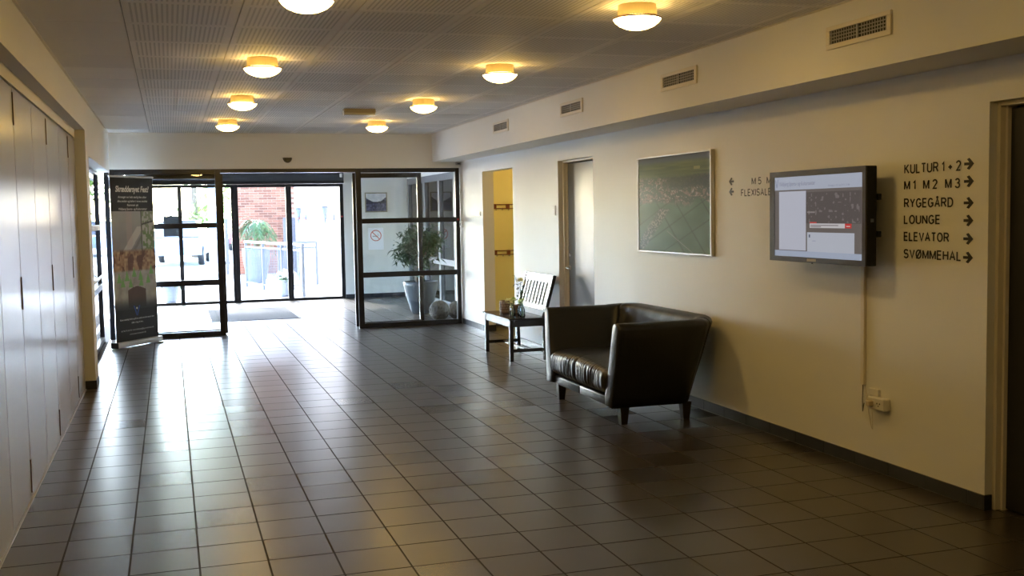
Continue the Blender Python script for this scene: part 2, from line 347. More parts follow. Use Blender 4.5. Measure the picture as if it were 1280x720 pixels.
glazed('window_2', 'black framed glass panel right of the open doorway', [(2.431, 2.505), (3.828, 3.886)], [(0, .066), (.695, .765), (1.435, 1.502), (2.13, 2.195)], 0, 0, YF, 0, 2.195)
struct('trim_3', B((.659, 2.431, YF - .04, YF + .10, 2.135, 2.187)), FRAME, label='black head rail over the open doorway')
glazed('door_3', 'sliding glass leaf parked behind the left panel', [(-.278, -.213), (.615, .69)], [(.02, .075), (2.06, 2.125)], 0, 0, YF + .075, .02, 2.125, t=.04)
glazed('door_4', 'sliding glass leaf parked behind the right panel', [(2.40, 2.475), (3.302, 3.36)], [(.02, .075), (2.06, 2.125)], 0, 0, YF + .075, .02, 2.125, t=.04)
# side window at left
sw = sroot('window_3', 'tall black framed side window in the left wall')
for y in (10.90, 12.75, 14.56): obj('stile', B((-.90, -.84, y - .03, y + .03, 0, 2.15), bevel=.003), FRAME, sw)
for a, b in ((10.93, 12.72), (12.78, 14.53)):
    for za, zb in RL: obj('rail', B((-.898, -.842, a, b, za, min(zb, 2.15)), bevel=.003), FRAME, sw)
    for (c0, c1), (e0, e1) in zip(RL, RL[1:]): obj('pane', B((-.873, -.867, a - .004, b + .004, c1 - .004, e0 + .004)), GLASS, sw)
obj('hand_rail', tube([(-.80, 11.0, .87), (-.80, 14.5, .87)], .017, 10), ALU, sw, smooth=True)
for y in (11.6, 13.0, 14.4): obj('rail_bracket', tube([(-.84, y, .83), (-.80, y, .87)], .009, 8), ALU, sw)
# entrance: left side glazing and rear glazing
es = sroot('window_6', 'black framed glazing on the left of the entrance')
for y in (14.72, 17.35, 19.96): obj('stile', B((-.78, -.72, y - .03, y + .03, 0, 2.37), bevel=.003), FRAME, es)
for a, b in ((14.75, 17.32), (17.38, 19.93)):
    for za, zb in ((0, .06), (2.10, 2.37)): obj('rail', B((-.778, -.722, a, b, za, zb)), FRAME, es)
    obj('pane', B((-.753, -.747, a - .004, b + .004, .056, 2.104)), GLASS, es)
struct('wall_entrance_left', B((-.80, -.72, YF + .06, YB, 2.37, 2.68)), WALL)
RR = [(.0, .045), (2.085, 2.14)]
glazed('window_4', 'fixed glass pane at the far left of the entrance', [(-.72, -.66), (.152, .187)], RR, 0, 0, YB + .03, 0, 2.14, t=.05)
glazed('window_5', 'fixed glass pane beside the sliding entrance doors', [(.187, .222), (1.07, 1.125)], RR, 0, 0, YB + .03, 0, 2.14, t=.05)
glazed('door_5', 'left leaf of the closed sliding entrance doors', [(1.125, 1.195), (2.045, 2.10)], RR, 0, 0, YB + .03, 0, 2.14, t=.05)
glazed('door_6', 'right leaf of the closed sliding entrance doors', [(2.10, 2.145), (3.03, 3.10)], RR, 0, 0, YB + .03, 0, 2.14, t=.05)
op = thing('door_operator', 'long dark grey operator housing above the sliding entrance doors', 'door opener', (1.19, YB - .07, 2.14))
obj('housing', B((-1.90, 1.90, -.09, .06, 0, .225), bevel=.006), OPER, op); obj('end_switch', B((1.83, 1.875, -.10, -.088, .11, .18), bevel=.003), WHITE, op)
obj('track_cover', B((-1.90, 1.90, -.10, -.085, .0, .05)), FRAME, op)
# glazed doors on the right side of the entrance
sd = sroot('door_7', 'grey framed glazed doors on the right of the entrance')
for y0, y1 in ((19.86, 19.95), (19.05, 19.16), (18.5, 18.66), (17.44, 17.56), (16.45, 16.54)): obj('stile', B((4.30, 4.38, y0, y1, 0, 2.21), bevel=.004), GREYF, sd)
for y0, y1 in ((19.16, 19.86), (18.66, 19.05), (17.56, 18.5), (16.54, 17.44)):
    for za, zb in ((0, .10), (.70, .80), (2.10, 2.21)): obj('rail', B((4.302, 4.378, y0, y1, za, zb), bevel=.004), GREYF, sd)
    for za, zb in ((.10, .70), (.80, 2.10)): obj('pane', B((4.337, 4.343, y0, y1, za, zb)), GLASS, sd)
for z in (1.25, 1.95): obj('hinge', tube([(4.288, 19.10, z - .05), (4.288, 19.10, z + .05)], .012, 10), STEEL, sd, smooth=True)

# ------------------------------------------------------------------ outdoors, large
PAVE = mat('pale_paving', (0.40, 0.39, 0.37), 0.8, noise=(2, 0.08))
struct('ground_outside', B((-40, 40, YB + .08, 90, -.14, -.012), (-40, -.96, -10, YB + .08, -.14, -.012)), PAVE, label='pale sunlit paving outside')
def brick_tex(name, c1, c2, cm):
    m = bpy.data.materials.new(name); m.use_nodes = True; nt = m.node_tree; p = nt.nodes['Principled BSDF']; p.inputs['Roughness'].default_value = .85; t = nt.nodes.new('ShaderNodeTexBrick'); tc = nt.nodes.new('ShaderNodeTexCoord'); mp = nt.nodes.new('ShaderNodeMapping')
    mp.inputs['Rotation'].default_value = (math.pi / 2, 0, math.pi / 2); nt.links.new(tc.outputs['Object'], mp.inputs[0]); nt.links.new(mp.outputs[0], t.inputs['Vector'])
    for k, v in (('Color1', c1), ('Color2', c2), ('Mortar', cm)): t.inputs[k].default_value = (*v, 1)
    t.inputs['Scale'].default_value = 1; t.inputs['Brick Width'].default_value = .24; t.inputs['Row Height'].default_value = .07; t.inputs['Mortar Size'].default_value = .008; nt.links.new(t.outputs['Color'], p.inputs['Base Color']); return m
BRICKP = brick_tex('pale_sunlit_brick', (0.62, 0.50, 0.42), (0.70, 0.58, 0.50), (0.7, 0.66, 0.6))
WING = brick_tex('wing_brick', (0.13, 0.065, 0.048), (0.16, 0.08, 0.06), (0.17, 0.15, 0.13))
struct('wall_added_wing', B((-9.0, -.951, 10.3, 10.84, -.1, 3.4), (-9.0, -.951, YN, 10.3, 2.9, 3.4)), WING, label='assumed brick wing wall added to block sky light at the side window')  # unseen wing, assumed and added to keep sky light off the far wall
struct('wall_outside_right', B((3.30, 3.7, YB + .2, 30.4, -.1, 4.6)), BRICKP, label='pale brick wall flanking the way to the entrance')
MORTAR = mat('mortar', (0.36, 0.24, 0.17), .9); BRICK = mat('red_brick', (0.24, 0.095, 0.055), .85, noise=(2.5, .3), rand=.42)
wb = struct('wall_outside_far', B((1.62, 3.30, 30.0, 30.3, -.1, 4.4)), MORTAR, label='red brick wall beyond the sliding doors')
bme = B((-.112, .112, -.012, .03, -.0275, .0275), bevel=.002); bm2 = bpy.data.meshes.new('brick'); bme.normal_update(); bme.to_mesh(bm2); bme.free(); bm2.materials.append(BRICK)
brest = bmesh.new(); nb = 0; rows = list(range(0, 63))
for r in rows:
    z = .04 + r * .069; off = .12 if r % 2 else 0
    for c in range(8):
        x = 1.62 + off + c * .238 - .0
        if x - .112 < 1.60 or x + .112 > 3.30: continue
        if 0.55 < z < 3.25 and nb < 290:
            obj('brick', bm2, None, wb, (x, 30.0, z)); nb += 1
        else:
            for v in box(brest, x - .112, x + .112, 29.988, 30.02, z - .0275, z + .0275): pass
br_ = obj('further_bricks', brest, BRICK, wb); br_['kind'] = 'stuff'

# ------------------------------------------------------------------ ceiling lamps
LB = mat('lamp_base_enamel', (0.50, 0.40, 0.20), .4); LRING = mat('lamp_ring', (0.35, 0.22, 0.20), .35, .4)
lp = thing('ceiling_lamp', '', 'ceiling lamp', (0, 0, ZC), group='round ceiling lamps')
obj('base', lathe([(0, 0), (.102, 0), (.107, -.058), (0, -.058)], 40), LB, lp, smooth=False)
obj('diffuser', lathe([(.1185, -.0635), (.126, -.066), (.128, -.072), (.118, -.088), (.096, -.106), (.062, -.121), (.03, -.128), (0, -.130)], 40), OPAL, lp, smooth=True)
obj('collar', lathe([(.106, -.058), (.1185, -.0635), (.1185, -.066), (.106, -.062)], 40), LB, lp)
obj('rim', lathe([(.125, -.068), (.1315, -.066), (.1325, -.072), (.128, -.075)], 40), LRING, lp, smooth=True)
lamps = [(.662, 5.225, 'round ceiling lamp in the left row, nearest to the viewer'), (.655, 7.665, 'second ceiling lamp of the left row, above the dark floor'), (.672, 10.08, 'third ceiling lamp of the left row'), (.668, 12.575, 'farthest lamp of the left row, in front of the glass front'),
    (2.43, 5.345, 'nearest ceiling lamp of the right row, level with the aerial picture'), (2.388, 7.715, 'second ceiling lamp of the right row, towards the small wall vents'), (2.368, 10.145, 'third ceiling lamp of the right row, right of the emergency light'), (2.37, 12.585, 'farthest ceiling lamp of the right row, beside the bulkhead end'),
    (.66, 2.78, 'unseen lamp added to continue the left row and light the near end'), (2.42, 2.9, 'unseen lamp added to continue the right row and light the near end'), (4.75, 13.2, 'ceiling lamp inside the yellow cloakroom, nearer to the hall'), (5.6, 13.2, 'unseen second lamp added to brighten the yellow cloakroom'), (5.2, 17.6, 'ceiling lamp in the room beyond the grey glazed doors')]  # two unseen row lamps and the second cloakroom lamp are added for light
for k, (x, y, lb) in enumerate(lamps):
    o = lp if k == 0 else copy_tree(lp); o.location = (x, y, ZC if k < 10 else 2.672); o['label'] = lb
# emergency light box on the ceiling
el = thing('emergency_light', 'long narrow backlit brown emergency light box on the ceiling between the lamp rows', 'emergency light', (1.92, 11.15, ZC))
obj('housing', B((-.165, .165, -.035, .05, -.038, 0), bevel=.004), mat('backlit_brown_plastic', (0.30, 0.25, 0.17), .5), el); obj('lens', B((-.16, .16, -.03, .045, -.062, -.038), bevel=.008, seg=2), mat('ribbed_lens', (0.52, 0.46, 0.33), .25), el); obj('end_cap', B((-.172, -.163, -.032, .045, -.064, -.02), bevel=.003), WHITE, el)  # brown of the backlit box is put into its housing and lens colours

# ------------------------------------------------------------------ air vents in the bulkhead
VF = mat('vent_enamel', (0.72, 0.66, 0.54), .4); VD = mat('vent_dark', (0.02, 0.018, 0.015), .8); VS = mat('vent_slat', (0.34, 0.33, 0.30), .4)
vt = thing('air_vent', '', 'air vent', (XS, 0, 2.478), group='air vents in the bulkhead')
L_ = .28; l_ = .245
obj('frame', B((-.012, 0, -L_, L_, .038, .062), (-.012, 0, -L_, L_, -.062, -.034), (-.012, 0, -L_, -l_, -.034, .038), (-.012, 0, l_, L_, -.034, .038), bevel=.002), VF, vt)
obj('backing', B((-.003, -.001, -l_, l_, -.034, .038)), VD, vt)
for z in (-.0155, .0025, .0205): obj('slat', B((-.010, -.003, -l_, l_, z - .0022, z + .0022)), VS, vt)
obj('divider', B((-.011, -.003, -.008, .008, -.034, .038)), VS, vt)
fin = bmesh.new()
for k in range(22):
    y = -l_ + (k + .5) * 2 * l_ / 22
    if abs(y) > .012: box(fin, -.006, -.003, y - .003, y + .003, -.034, .038)
obj('fins', fin, VS, vt)['kind'] = 'stuff'
for k, (y, lb) in enumerate(((4.90, 'largest looking air vent, nearest in the bulkhead above the screen'), (6.99, 'second air vent of the bulkhead, above the aerial picture'), (9.135, 'third air vent of the bulkhead, above the grey door'), (11.30, 'farthest and smallest looking air vent of the bulkhead'))):
    o = vt if k == 0 else copy_tree(vt); o.location = (XS, y, 2.478 + .004 * k); o['label'] = lb

# ------------------------------------------------------------------ lettering
GLYPH = {  # narrow sans capitals: (width, strokes) in cap heights; "o" entries are arcs (cx, cy, rx, ry, a0, a1)
 'K': (.60, [[(0, 0), (0, 1)], [(.56, 1), (0, .40)], [(.20, .58), (.60, 0)]]), 'U': (.58, [[(0, 1), (0, .28), ('o', .29, .28, .29, .28, 180, 360), (.58, .28), (.58, 1)]]), 'L': (.46, [[(0, 1), (0, 0), (.46, 0)]]),
 'T': (.56, [[(0, 1), (.56, 1)], [(.28, 1), (.28, 0)]]), 'R': (.60, [[(0, 0), (0, 1), (.34, 1), ('o', .34, .75, .22, .25, 90, -90), (.34, .5), (0, .5)], [(.32, .5), (.60, 0)]]), 'M': (.70, [[(0, 0), (0, 1)], [(0, 1), (.35, .08), (.70, 1)], [(.70, 1), (.70, 0)]]),
 'Y': (.60, [[(0, 1), (.30, .45), (.60, 1)], [(.30, .45), (.30, 0)]]), 'G': (.64, [[('o', .32, .5, .32, .5, 40, 325), (.62, .20), (.62, .46), (.36, .46)]]), 'E': (.50, [[(.50, 1), (0, 1), (0, 0), (.50, 0)], [(0, .52), (.46, .52)]]),
 'A': (.62, [[(0, 0), (.31, 1), (.62, 0)], [(.12, .34), (.50, .34)]]), 'D': (.60, [[(0, 0), (0, 1), (.28, 1), ('o', .28, .5, .31, .5, 90, -90), (.28, 0), (0, 0)]]), 'O': (.66, [[('o', .33, .5, .33, .5, 90, 450)]]), 'N': (.58, [[(0, 0), (0, 1)], [(0, 1), (.58, 0)], [(.58, 0), (.58, 1)]]),
 'V': (.60, [[(0, 1), (.30, 0), (.60, 1)]]), 'S': (.56, [[('o', .28, .74, .26, .26, 25, 265), ('o', .28, .26, .28, .27, 85, -160)]]), 'H': (.58, [[(0, 0), (0, 1)], [(.58, 0), (.58, 1)], [(0, .52), (.58, .52)]]), 'F': (.48, [[(0, 0), (0, 1), (.48, 1)], [(0, .52), (.42, .52)]]),
 'X': (.58, [[(0, 0), (.58, 1)], [(0, 1), (.58, 0)]]), 'I': (.0, [[(0, 0), (0, 1)]]), '1': (.26, [[(0, .74), (.22, .98), (.22, 0)]]), '2': (.52, [[('o', .26, .74, .25, .26, 170, -35), (.04, .0), (.52, 0)]]), '3': (.52, [[('o', .25, .76, .23, .24, 165, -80), ('o', .25, .26, .26, .27, 85, -165)]]),
 '5': (.52, [[(.48, 1), (.10, 1), (.04, .52), ('o', .25, .31, .26, .31, 140, -150)]]), '6': (.54, [[('o', .27, .30, .27, .30, 90, 450)], [(.48, .90), ('o', .30, .62, .29, .38, 80, 190), (.0, .30)]]), '+': (.50, [[(0, .40), (.50, .40)], [(.25, .15), (.25, .65)]])}
GLYPH['Å'] = (.62, GLYPH['A'][1] + [[('o', .31, 1.13, .07, .07, 0, 360)]]); GLYPH['Ø'] = (.66, GLYPH['O'][1] + [[(.02, -.05), (.64, 1.05)]])
def stroke(pl, wd, bm, T):
    P = []
    for p in pl:
        if p[0] == 'o':
            _, cx, cy, rx, ry, a0, a1 = p; n = max(5, int(abs(a1 - a0) / 14)); P += [Vector((cx + rx * math.cos(math.radians(a0 + (a1 - a0) * k / n)), cy + ry * math.sin(math.radians(a0 + (a1 - a0) * k / n)))) for k in range(n + 1)]
        else: P.append(Vector(p))
    Q = [P[0]]
    for p in P[1:]:
        if (p - Q[-1]).length > .02: Q.append(p)
    n = len(Q); L_s = []; closed = (Q[0] - Q[-1]).length < .03
    for i in range(n):
        d0 = (Q[i] - Q[i - 1]).normalized() if i else ((Q[1] - Q[0]).normalized() if not closed else (Q[0] - Q[-2]).normalized()); d1 = (Q[i + 1] - Q[i]).normalized() if i < n - 1 else (d0 if not closed else (Q[1] - Q[0]).normalized())
        if i == 0 and not closed: d0 = d1
        m = (d0 + d1); m = m.normalized() if m.length > .05 else d0; nn = Vector((-m.y, m.x)); k = min(1.8, 1 / max(.3, nn.dot(Vector((-d0.y, d0.x))))); L_s.append((Q[i] + nn * wd / 2 * k, Q[i] - nn * wd / 2 * k))
    fr = [[bm.verts.new(T(q.x, q.y, .0016)) for q in pr] for pr in L_s]
    for a, b in zip(fr, fr[1:]): bm.faces.new((a[0], a[1], b[1], b[0]))
def sign_text(s, parent, O, w_, h_, m, wd=.185):
    """wall lettering on the right wall, one object per letter, stretched to width w_; reads towards -y"""
    x = 0; items = []
    for c in s:
        if c == ' ': x += .30; continue
        gw, st = GLYPH[c]; items.append((c, x, st)); x += gw + .285
    x -= .285; k = w_ / (x + wd)
    for c, gx, st in items:
        bm = bmesh.new(); T = lambda u, v, d: (-d, -((u + wd / 2) * k), (v * (1 - wd) + wd / 2) * h_)
        for pl in st: stroke(pl, wd, bm, T)
        bmesh.ops.recalc_face_normals(bm, faces=bm.faces[:]); obj('letter', bm, m, parent, (O[0], O[1] - gx * k, O[2]))
def text_mesh(s, bold=0.0):
    cu = bpy.data.curves.new('lettering', 'FONT'); cu.body = s; cu.size = 1; cu.offset = bold; cu.resolution_u = 3
    o = bpy.data.objects.new('lettering', cu); COL.objects.link(o); bpy.context.view_layer.update()
    me = bpy.data.meshes.new_from_object(o.evaluated_get(bpy.context.evaluated_depsgraph_get())); bpy.data.objects.remove(o); bpy.data.curves.remove(cu); return me
def place_text(s, name, m, parent, O, U, V, w_, h_, bold=0.0, base_cap=True, lift=.001, shear=0):
    """lettering whose cap height is h_, stretched to width w_, lower left corner at O, along unit U (reading) and V (up)"""
    me = text_mesh(s, bold); n = len(me.vertices); co = np.zeros(n * 3); me.vertices.foreach_get('co', co); co = co.reshape(-1, 3)
    cap = 0.72; x0, x1 = co[:, 0].min(), co[:, 0].max(); U = Vector(U).normalized(); V = Vector(V).normalized(); Nn = U.cross(V); k = w_ / (x1 - x0); kv = h_ / cap
    out = [tuple(Vector(O) + U * ((c[0] - x0) * k + shear * c[1] * kv) + V * (c[1] * kv) + Nn * lift) for c in co]
    me.vertices.foreach_set('co', np.array(out).ravel()); me.update(); me.materials.clear(); me.materials.append(m)
    return obj(name, me, None, parent)
UY = (0, -1, 0); VZ = (0, 0, 1)
def arrow_mesh(sz, d):
    pts = [(0, .38), (0, .62), (.52, .62), (.28, .9), (.52, 1.0), (1.0, .5), (.52, 0), (.28, .1), (.52, .38)]
    pts = [(x if d > 0 else 1 - x, y) for x, y in pts]
    if d < 0: pts = pts[::-1]
    bm = bmesh.new(); lo = [bm.verts.new((0, -x * sz[0], y * sz[1])) for x, y in pts]; f = bm.faces.new(lo); r = bmesh.ops.extrude_face_region(bm, geom=[f])
    for v in r['geom']:
        if isinstance(v, bmesh.types.BMVert): v.co.x -= .0015
    bmesh.ops.triangulate(bm, faces=bm.faces[:]); return bm
dirs = [('KULTUR 1 + 2', 1.729, 4.585, .057), ('M 1   M 2   M 3', 1.640, 4.590, .055), ('RYGEGÅRD', 1.542, 4.640, .054), ('LOUNGE', 1.452, 4.737, .053), ('ELEVATOR', 1.358, 4.668, .053), ('SVØMMEHAL', 1.262, 4.575, .054)]
for k, (s, z, ye, hh) in enumerate(dirs):
    t = thing('direction_lettering', 'black wall lettering reading %s with an arrow pointing right' % ' '.join(s.split()), 'lettering', (XR, 5.035, z), group='direction lettering beside the screen')
    sign_text(s, t, (-.0005, 0, 0), 5.035 - ye, hh, INK)
    obj('arrow', arrow_mesh((.070, .060), 1), INK, t, (-.0005, -(5.035 - 4.563), -.004 + (.008 if k < 2 else -.004)))
for s, z, ya, arr in (('M 5   M 6', 1.718, 6.675, 1.722), ('FLEXISALEN', 1.640, 6.822, 1.648)):
    t = thing('direction_lettering', 'faint wall lettering left of the screen reading %s with an arrow pointing left' % ('M 5 M' if s[0] == 'M' else 'FLEXISALE'), 'lettering', (XR, ya, z), group='direction lettering left of the screen')
    sign_text(s, t, (-.0005, 0, 0), .33 if s[0] == 'M' else .46, .052, INK, .16)
    obj('arrow', arrow_mesh((.068, .058), -1), INK, t, (-.0005, 6.995 - ya, arr - z))

# ------------------------------------------------------------------ printed sheets
def print_grid(name, nx, ny, fn, O, U, V, w_, h_, m, parent=None):
    U = Vector(U); V = Vector(V); O = Vector(O); us = (np.arange(nx) + .5) / nx; vs = (np.arange(ny) + .5) / ny
    C = fn(*np.meshgrid(us, vs))            # ny, nx, 3 sRGB 0..255
    C = np.clip(C / 255, 0, 1); C = np.where(C <= .04045, C / 12.92, ((C + .055) / 1.055) ** 2.4)
    P = [tuple(O + U * (w_ * i / nx) + V * (h_ * j / ny)) for j in range(ny + 1) for i in range(nx + 1)]
    F = [(j * (nx + 1) + i, j * (nx + 1) + i + 1, (j + 1) * (nx + 1) + i + 1, (j + 1) * (nx + 1) + i) for j in range(ny) for i in range(nx)]
    me = pydata(name, P, F); at = me.color_attributes.new('Col', 'FLOAT_COLOR', 'CORNER')
    col = np.ones((ny * nx, 4, 4)); col[:, :, :3] = C.reshape(-1, 1, 3); at.data.foreach_set('color', col.ravel()); me.materials.append(m)
    return obj(name, me, None, parent)
def mixc(a, b, t): t = np.asarray(t)[..., None]; return np.asarray(a, float) * (1 - t) + np.asarray(b, float) * t
def sstep(a, b, x): t = np.clip((x - a) / (b - a), 0, 1); return t * t * (3 - 2 * t)
def aerial(u, v):
    n1 = vn(u * 7, v * 9); n2 = vn(u * 26 + 9, v * 34); n3 = vn(u * 70, v * 90 + 5)
    C = mixc((64, 92, 66), (88, 122, 92), n1)
    # field boundaries
    for (a, b, c, wd) in ((1, .75, .93, .010), (1, .75, 1.28, .010), (-.55, 1, .27, .009), (-.55, 1, .02, .008), (1, .75, .66, .012), (-.55, 1, .48, .008), (-.55, 1, -.2, .008)):
        d = np.abs(a * u + b * v - c); C = mixc(C, (52, 66, 52), np.clip(1.4 - d / wd, 0, 1) * .8)
    d = np.abs(.62 * (u - .42) + (v - .22)); C = mixc(C, (146, 148, 132), np.clip(1.3 - d / .006, 0, 1) * ((u > .42) & (u < .80)) * .9)
    farm = sstep(.09, .03, np.abs((u - .22) * .8 - (v - .26) * .7)) * (u < .55) * (v < .45); C = mixc(C, mixc((70, 76, 72), (170, 160, 150), (n3 > .6) * 1.0), farm * .7)
    town = sstep(.48, .56, v + .10 * (n1 - .5)) * sstep(.86, .74, v); C = mixc(C, mixc((66, 74, 66), (134, 104, 96), (n2 * .45 + n3 * .55 > .53) * 1.0), town * .8)
    C = mixc(C, (190, 180, 172), town * ((n3 > .83) * .8))
    wood = sstep(.62, .68, v + .06 * (n1 - .5)) * sstep(.82, .76, v) * sstep(.30, .5, u); C = mixc(C, (50, 58, 56), wood * .85)
    far = sstep(.76, .82, v); C = mixc(C, mixc((62, 78, 54), (104, 116, 70), vn(u * 6, v * 60)), far); C = mixc(C, (150, 150, 90), ((np.abs(u - .83) < .04) & (np.abs(v - .855) < .012)) * .8)
    hz = sstep(.90, .97, v); C = mixc(C, mixc((66, 80, 100), (52, 62, 84), sstep(.95, 1, v)), hz)
    return mixc(C, (150, 162, 170), .38 + .18 * (1 - v) + .10 * (1 - u)) * 1.12  # pale glare of the glass, strongest lower left, put into the print colour
pic = thing('framed_picture', 'aerial photograph of town and green fields in a thin silver frame on the right wall', 'picture', (XR, 7.872, 1.6))
PW, PH = 1.32, .80
obj('frame', B((-.034, 0, -PW / 2, PW / 2, PH / 2 - .012, PH / 2), (-.034, 0, -PW / 2, PW / 2, -PH / 2, -PH / 2 + .012), (-.034, 0, -PW / 2, -PW / 2 + .014, -PH / 2 + .012, PH / 2 - .012), (-.034, 0, PW / 2 - .014, PW / 2, -PH / 2 + .012, PH / 2 - .012), bevel=.002), ALU, pic)
obj('backing', B((-.024, -.002, -PW / 2 + .012, PW / 2 - .012, -PH / 2 + .01, PH / 2 - .01)), BLACK, pic)
print_grid('photograph', 150, 100, aerial, (-.026, PW / 2 - .013, -PH / 2 + .011), (0, -1, 0), (0, 0, 1), PW - .026, PH - .022, GLOSSP, pic)

# ------------------------------------------------------------------ wall screen
tv = thing('television', 'black flat screen mounted on the right wall showing a grey and white information page', 'television', (3.72, 5.633, 1.50))
TW, TH = 1.006, .566; yb = TW / 2
TVB = mat('screen_bezel', (0.035, 0.031, 0.029), .38); TVD = mat('screen_case', (0.006, 0.006, 0.006), .5, spec=.25)
obj('casing', B((.006, .072, -yb, yb, -TH / 2, TH / 2), bevel=.004), TVD, tv)
bz = bmesh.new(); iy0, iy1, iz0, iz1 = -yb + .032, yb - .056, -TH / 2 + .032, TH / 2 - .036
for b in ((-.004, .006, -yb, yb, iz1, TH / 2), (-.004, .006, -yb, yb, -TH / 2, iz0), (-.004, .006, -yb, iy0, iz0, iz1), (-.004, .006, iy1, yb, iz0, iz1)): box(bz, *b)
obj('bezel', bz, TVB, tv)
SW, SH = iy1 - iy0, iz1 - iz0
def scr(u, v):
    C = np.zeros(u.shape + (3,)) + np.array((116, 108, 104))
    n = vn(u * 40, v * 30); rect = lambda a, b, c, d: (u > a) & (u < b) & (v > c) & (v < d)
    C[rect(.38, .99, .42, .80)] = (98, 90, 88); dk = rect(.39, .97, .43, .78) & (n > .74); C[dk] = (128, 120, 118)
    C[rect(.40, .49, .545, .56)] = (150, 142, 140); C[v > .835] = (186, 192, 208); C[v < .075] = (176, 186, 206)
    C[rect(.055, .385, .085, .815)] = (200, 202, 216); C[rect(.40, .92, .075, .305)] = (196, 200, 212)
    C[rect(.43, .82, .36, .415)] = (212, 208, 210); C[rect(.82, .89, .36, .42)] = (206, 70, 66); C[rect(.43, .51, .417, .438)] = (200, 84, 80)
    C[rect(.44, .75, .392, .402)] = (120, 110, 112); C[rect(.44, .56, .376, .384)] = (130, 120, 122); C[rect(.835, .875, .383, .395)] = (236, 210, 208)
    C[rect(.455, .60, .262, .268)] = (160, 164, 180); C[rect(.42, .436, .245, .285)] = (90, 96, 120); C[rect(.46, .50, .20, .206)] = (170, 174, 190); C[rect(.46, .52, .15, .156)] = (176, 180, 194)
    return C
scn = print_grid('screen', 200, 110, scr, (-.0005, iy1, iz0), (0, -1, 0), (0, 0, 1), SW, SH, SCREEN, tv)
TXT = mat('screen_text', (0.03, 0.03, 0.06), .5, emit=((0.16, 0.17, 0.24), .8))
place_text('Vildbjerg Sports- og Kulturcenter', 'title_text', TXT, scn, (-.001, iy1 - .055, iz1 - .056), UY, VZ, .40, .026, bold=.005)
place_text('Onsdag d. 18 maj 2011 11:36', 'date_text', TXT, scn, (-.001, iy0 + .33, iz1 - .070), UY, VZ, .21, .011)
lg = bmesh.new()
for a, b in (((0, .05), (.014, 0)), ((.014, 0), (.030, .055))): bar((-.0012, iy1 - .012 - a[0], iz1 - .066 + a[1]), (-.0012, iy1 - .012 - b[0], iz1 - .066 + b[1]), .004, .001, lg)
obj('logo', lg, TXT, scn)
obj('maker_plate', B((-.006, -.003, -.02, .075, -TH / 2 + .008, -TH / 2 + .024), bevel=.001), mat('brass_plate', (0.5, 0.40, 0.25), .35, .6), tv)
obj('sensor_knob', B((-.004, .002, .02, .028, -TH / 2 - .006, -TH / 2)), BLACK, tv)
obj('side_button', B((.03, .05, -yb - .003, -yb + .005, -.035, -.015), bevel=.001), GREYF, tv)
obj('wall_bracket', B((.072, .178, -.34, .30, -.17, .17), bevel=.004), TVD, tv)
for z in (-.12, .09): obj('side_clip', B((.074, .10, -yb - .004, -yb + .03, z, z + .035), bevel=.002), TVD, tv)
cw = tag(obj('cable_duct', B((-.020, 0, -.017, .017, .50, 1.25), bevel=.003), TRIMW, None, (XR, 5.383, 0)), 'narrow cream cable duct running down the wall below the screen', 'cable duct')
sk = thing('power_outlet', 'cream double power outlet with plug low on the right wall', 'socket', (XR, 5.215, .415))
obj('junction_box', B((-.020, 0, .015, .105, .035, .075), bevel=.003), WHITE, sk); obj('outlet_body', B((-.05, 0, -.075, .072, -.036, .034), bevel=.005), WHITE, sk)
for y in (-.03,):
    for dy, dz in ((-.012, .0), (.012, .0), (0, -.014)): obj('pin_hole', lathe([(0, 0), (.0045, 0), (.0045, .0015), (0, .0015)], 10), BLACK, sk, (-.0505, y + dy, dz + .004)).rotation_euler = (0, -math.pi / 2, 0)
obj('plug', B((-.082, -.05, .012, .05, -.018, .018), bevel=.006), mat('plug_beige', (0.6, 0.5, 0.34), .4), sk)
cable = [(-.006, 5.392, .50), (-.006, 5.395, .40), (-.012, 5.385, .352), (-.03, 5.36, .345), (-.06, 5.31, .385), (-.085, 5.27, .412)]
tag(obj('power_cable', tube([(XR + a, b, c) for a, b, c in cable], .0028, 6), mat('cable_grey', (0.16, 0.14, 0.11), .5), smooth=True), 'thin dark power cable from the duct to the plug', 'cable')
loop = [(XR - .004, 5.372, .50)] + [(XR - .006 - .012 * math.sin(k / 10 * math.pi), 5.355 - .05 * math.sin(k / 10 * math.pi * 1.0) - .045 * (k / 10), .44 - .19 * math.sin(k / 10 * math.pi) ** .8) for k in range(11)]
tag(obj('loose_cable', tube(loop, .0016, 6), mat('cable_cream', (0.46, 0.40, 0.30), .5), smooth=True), 'thin pale cable hanging in a loop under the outlet', 'cable')
# wall switches and small devices
def switch(y, z, hy, hz, label, n=1):
    t = thing('wall_switch', label, 'switch', (XR, y, z), group='wall switches'); obj('plate', B((-.012, 0, -hy, hy, -hz, hz), bevel=.003), WHITE, t)
    for k in range(n): obj('rocker', B((-.016, -.012, -hy + .012, hy - .012, -hz + .01 + k * (2 * hz - .014) / n, -hz + .004 + (k + 1) * (2 * hz - .014) / n), bevel=.002), WHITE, t)
switch(10.728, 1.566, .045, .052, 'tall cream switch plate beside the grey door', 2); switch(13.67, 1.542, .11, .028, 'wide switch plate between glass front and yellow cloakroom', 1)
ks = thing('key_switch', 'small white door switch at the right edge of the glass front', 'switch', (XR, 14.50, 1.40)); obj('housing', B((-.03, 0, -.05, .05, -.045, .045), bevel=.004), WHITE, ks); obj('button', lathe([(0, 0), (.018, 0), (.016, .006), (0, .006)], 16), BLACK, ks, (-.03, 0, 0)).rotation_euler = (0, -math.pi / 2, 0)
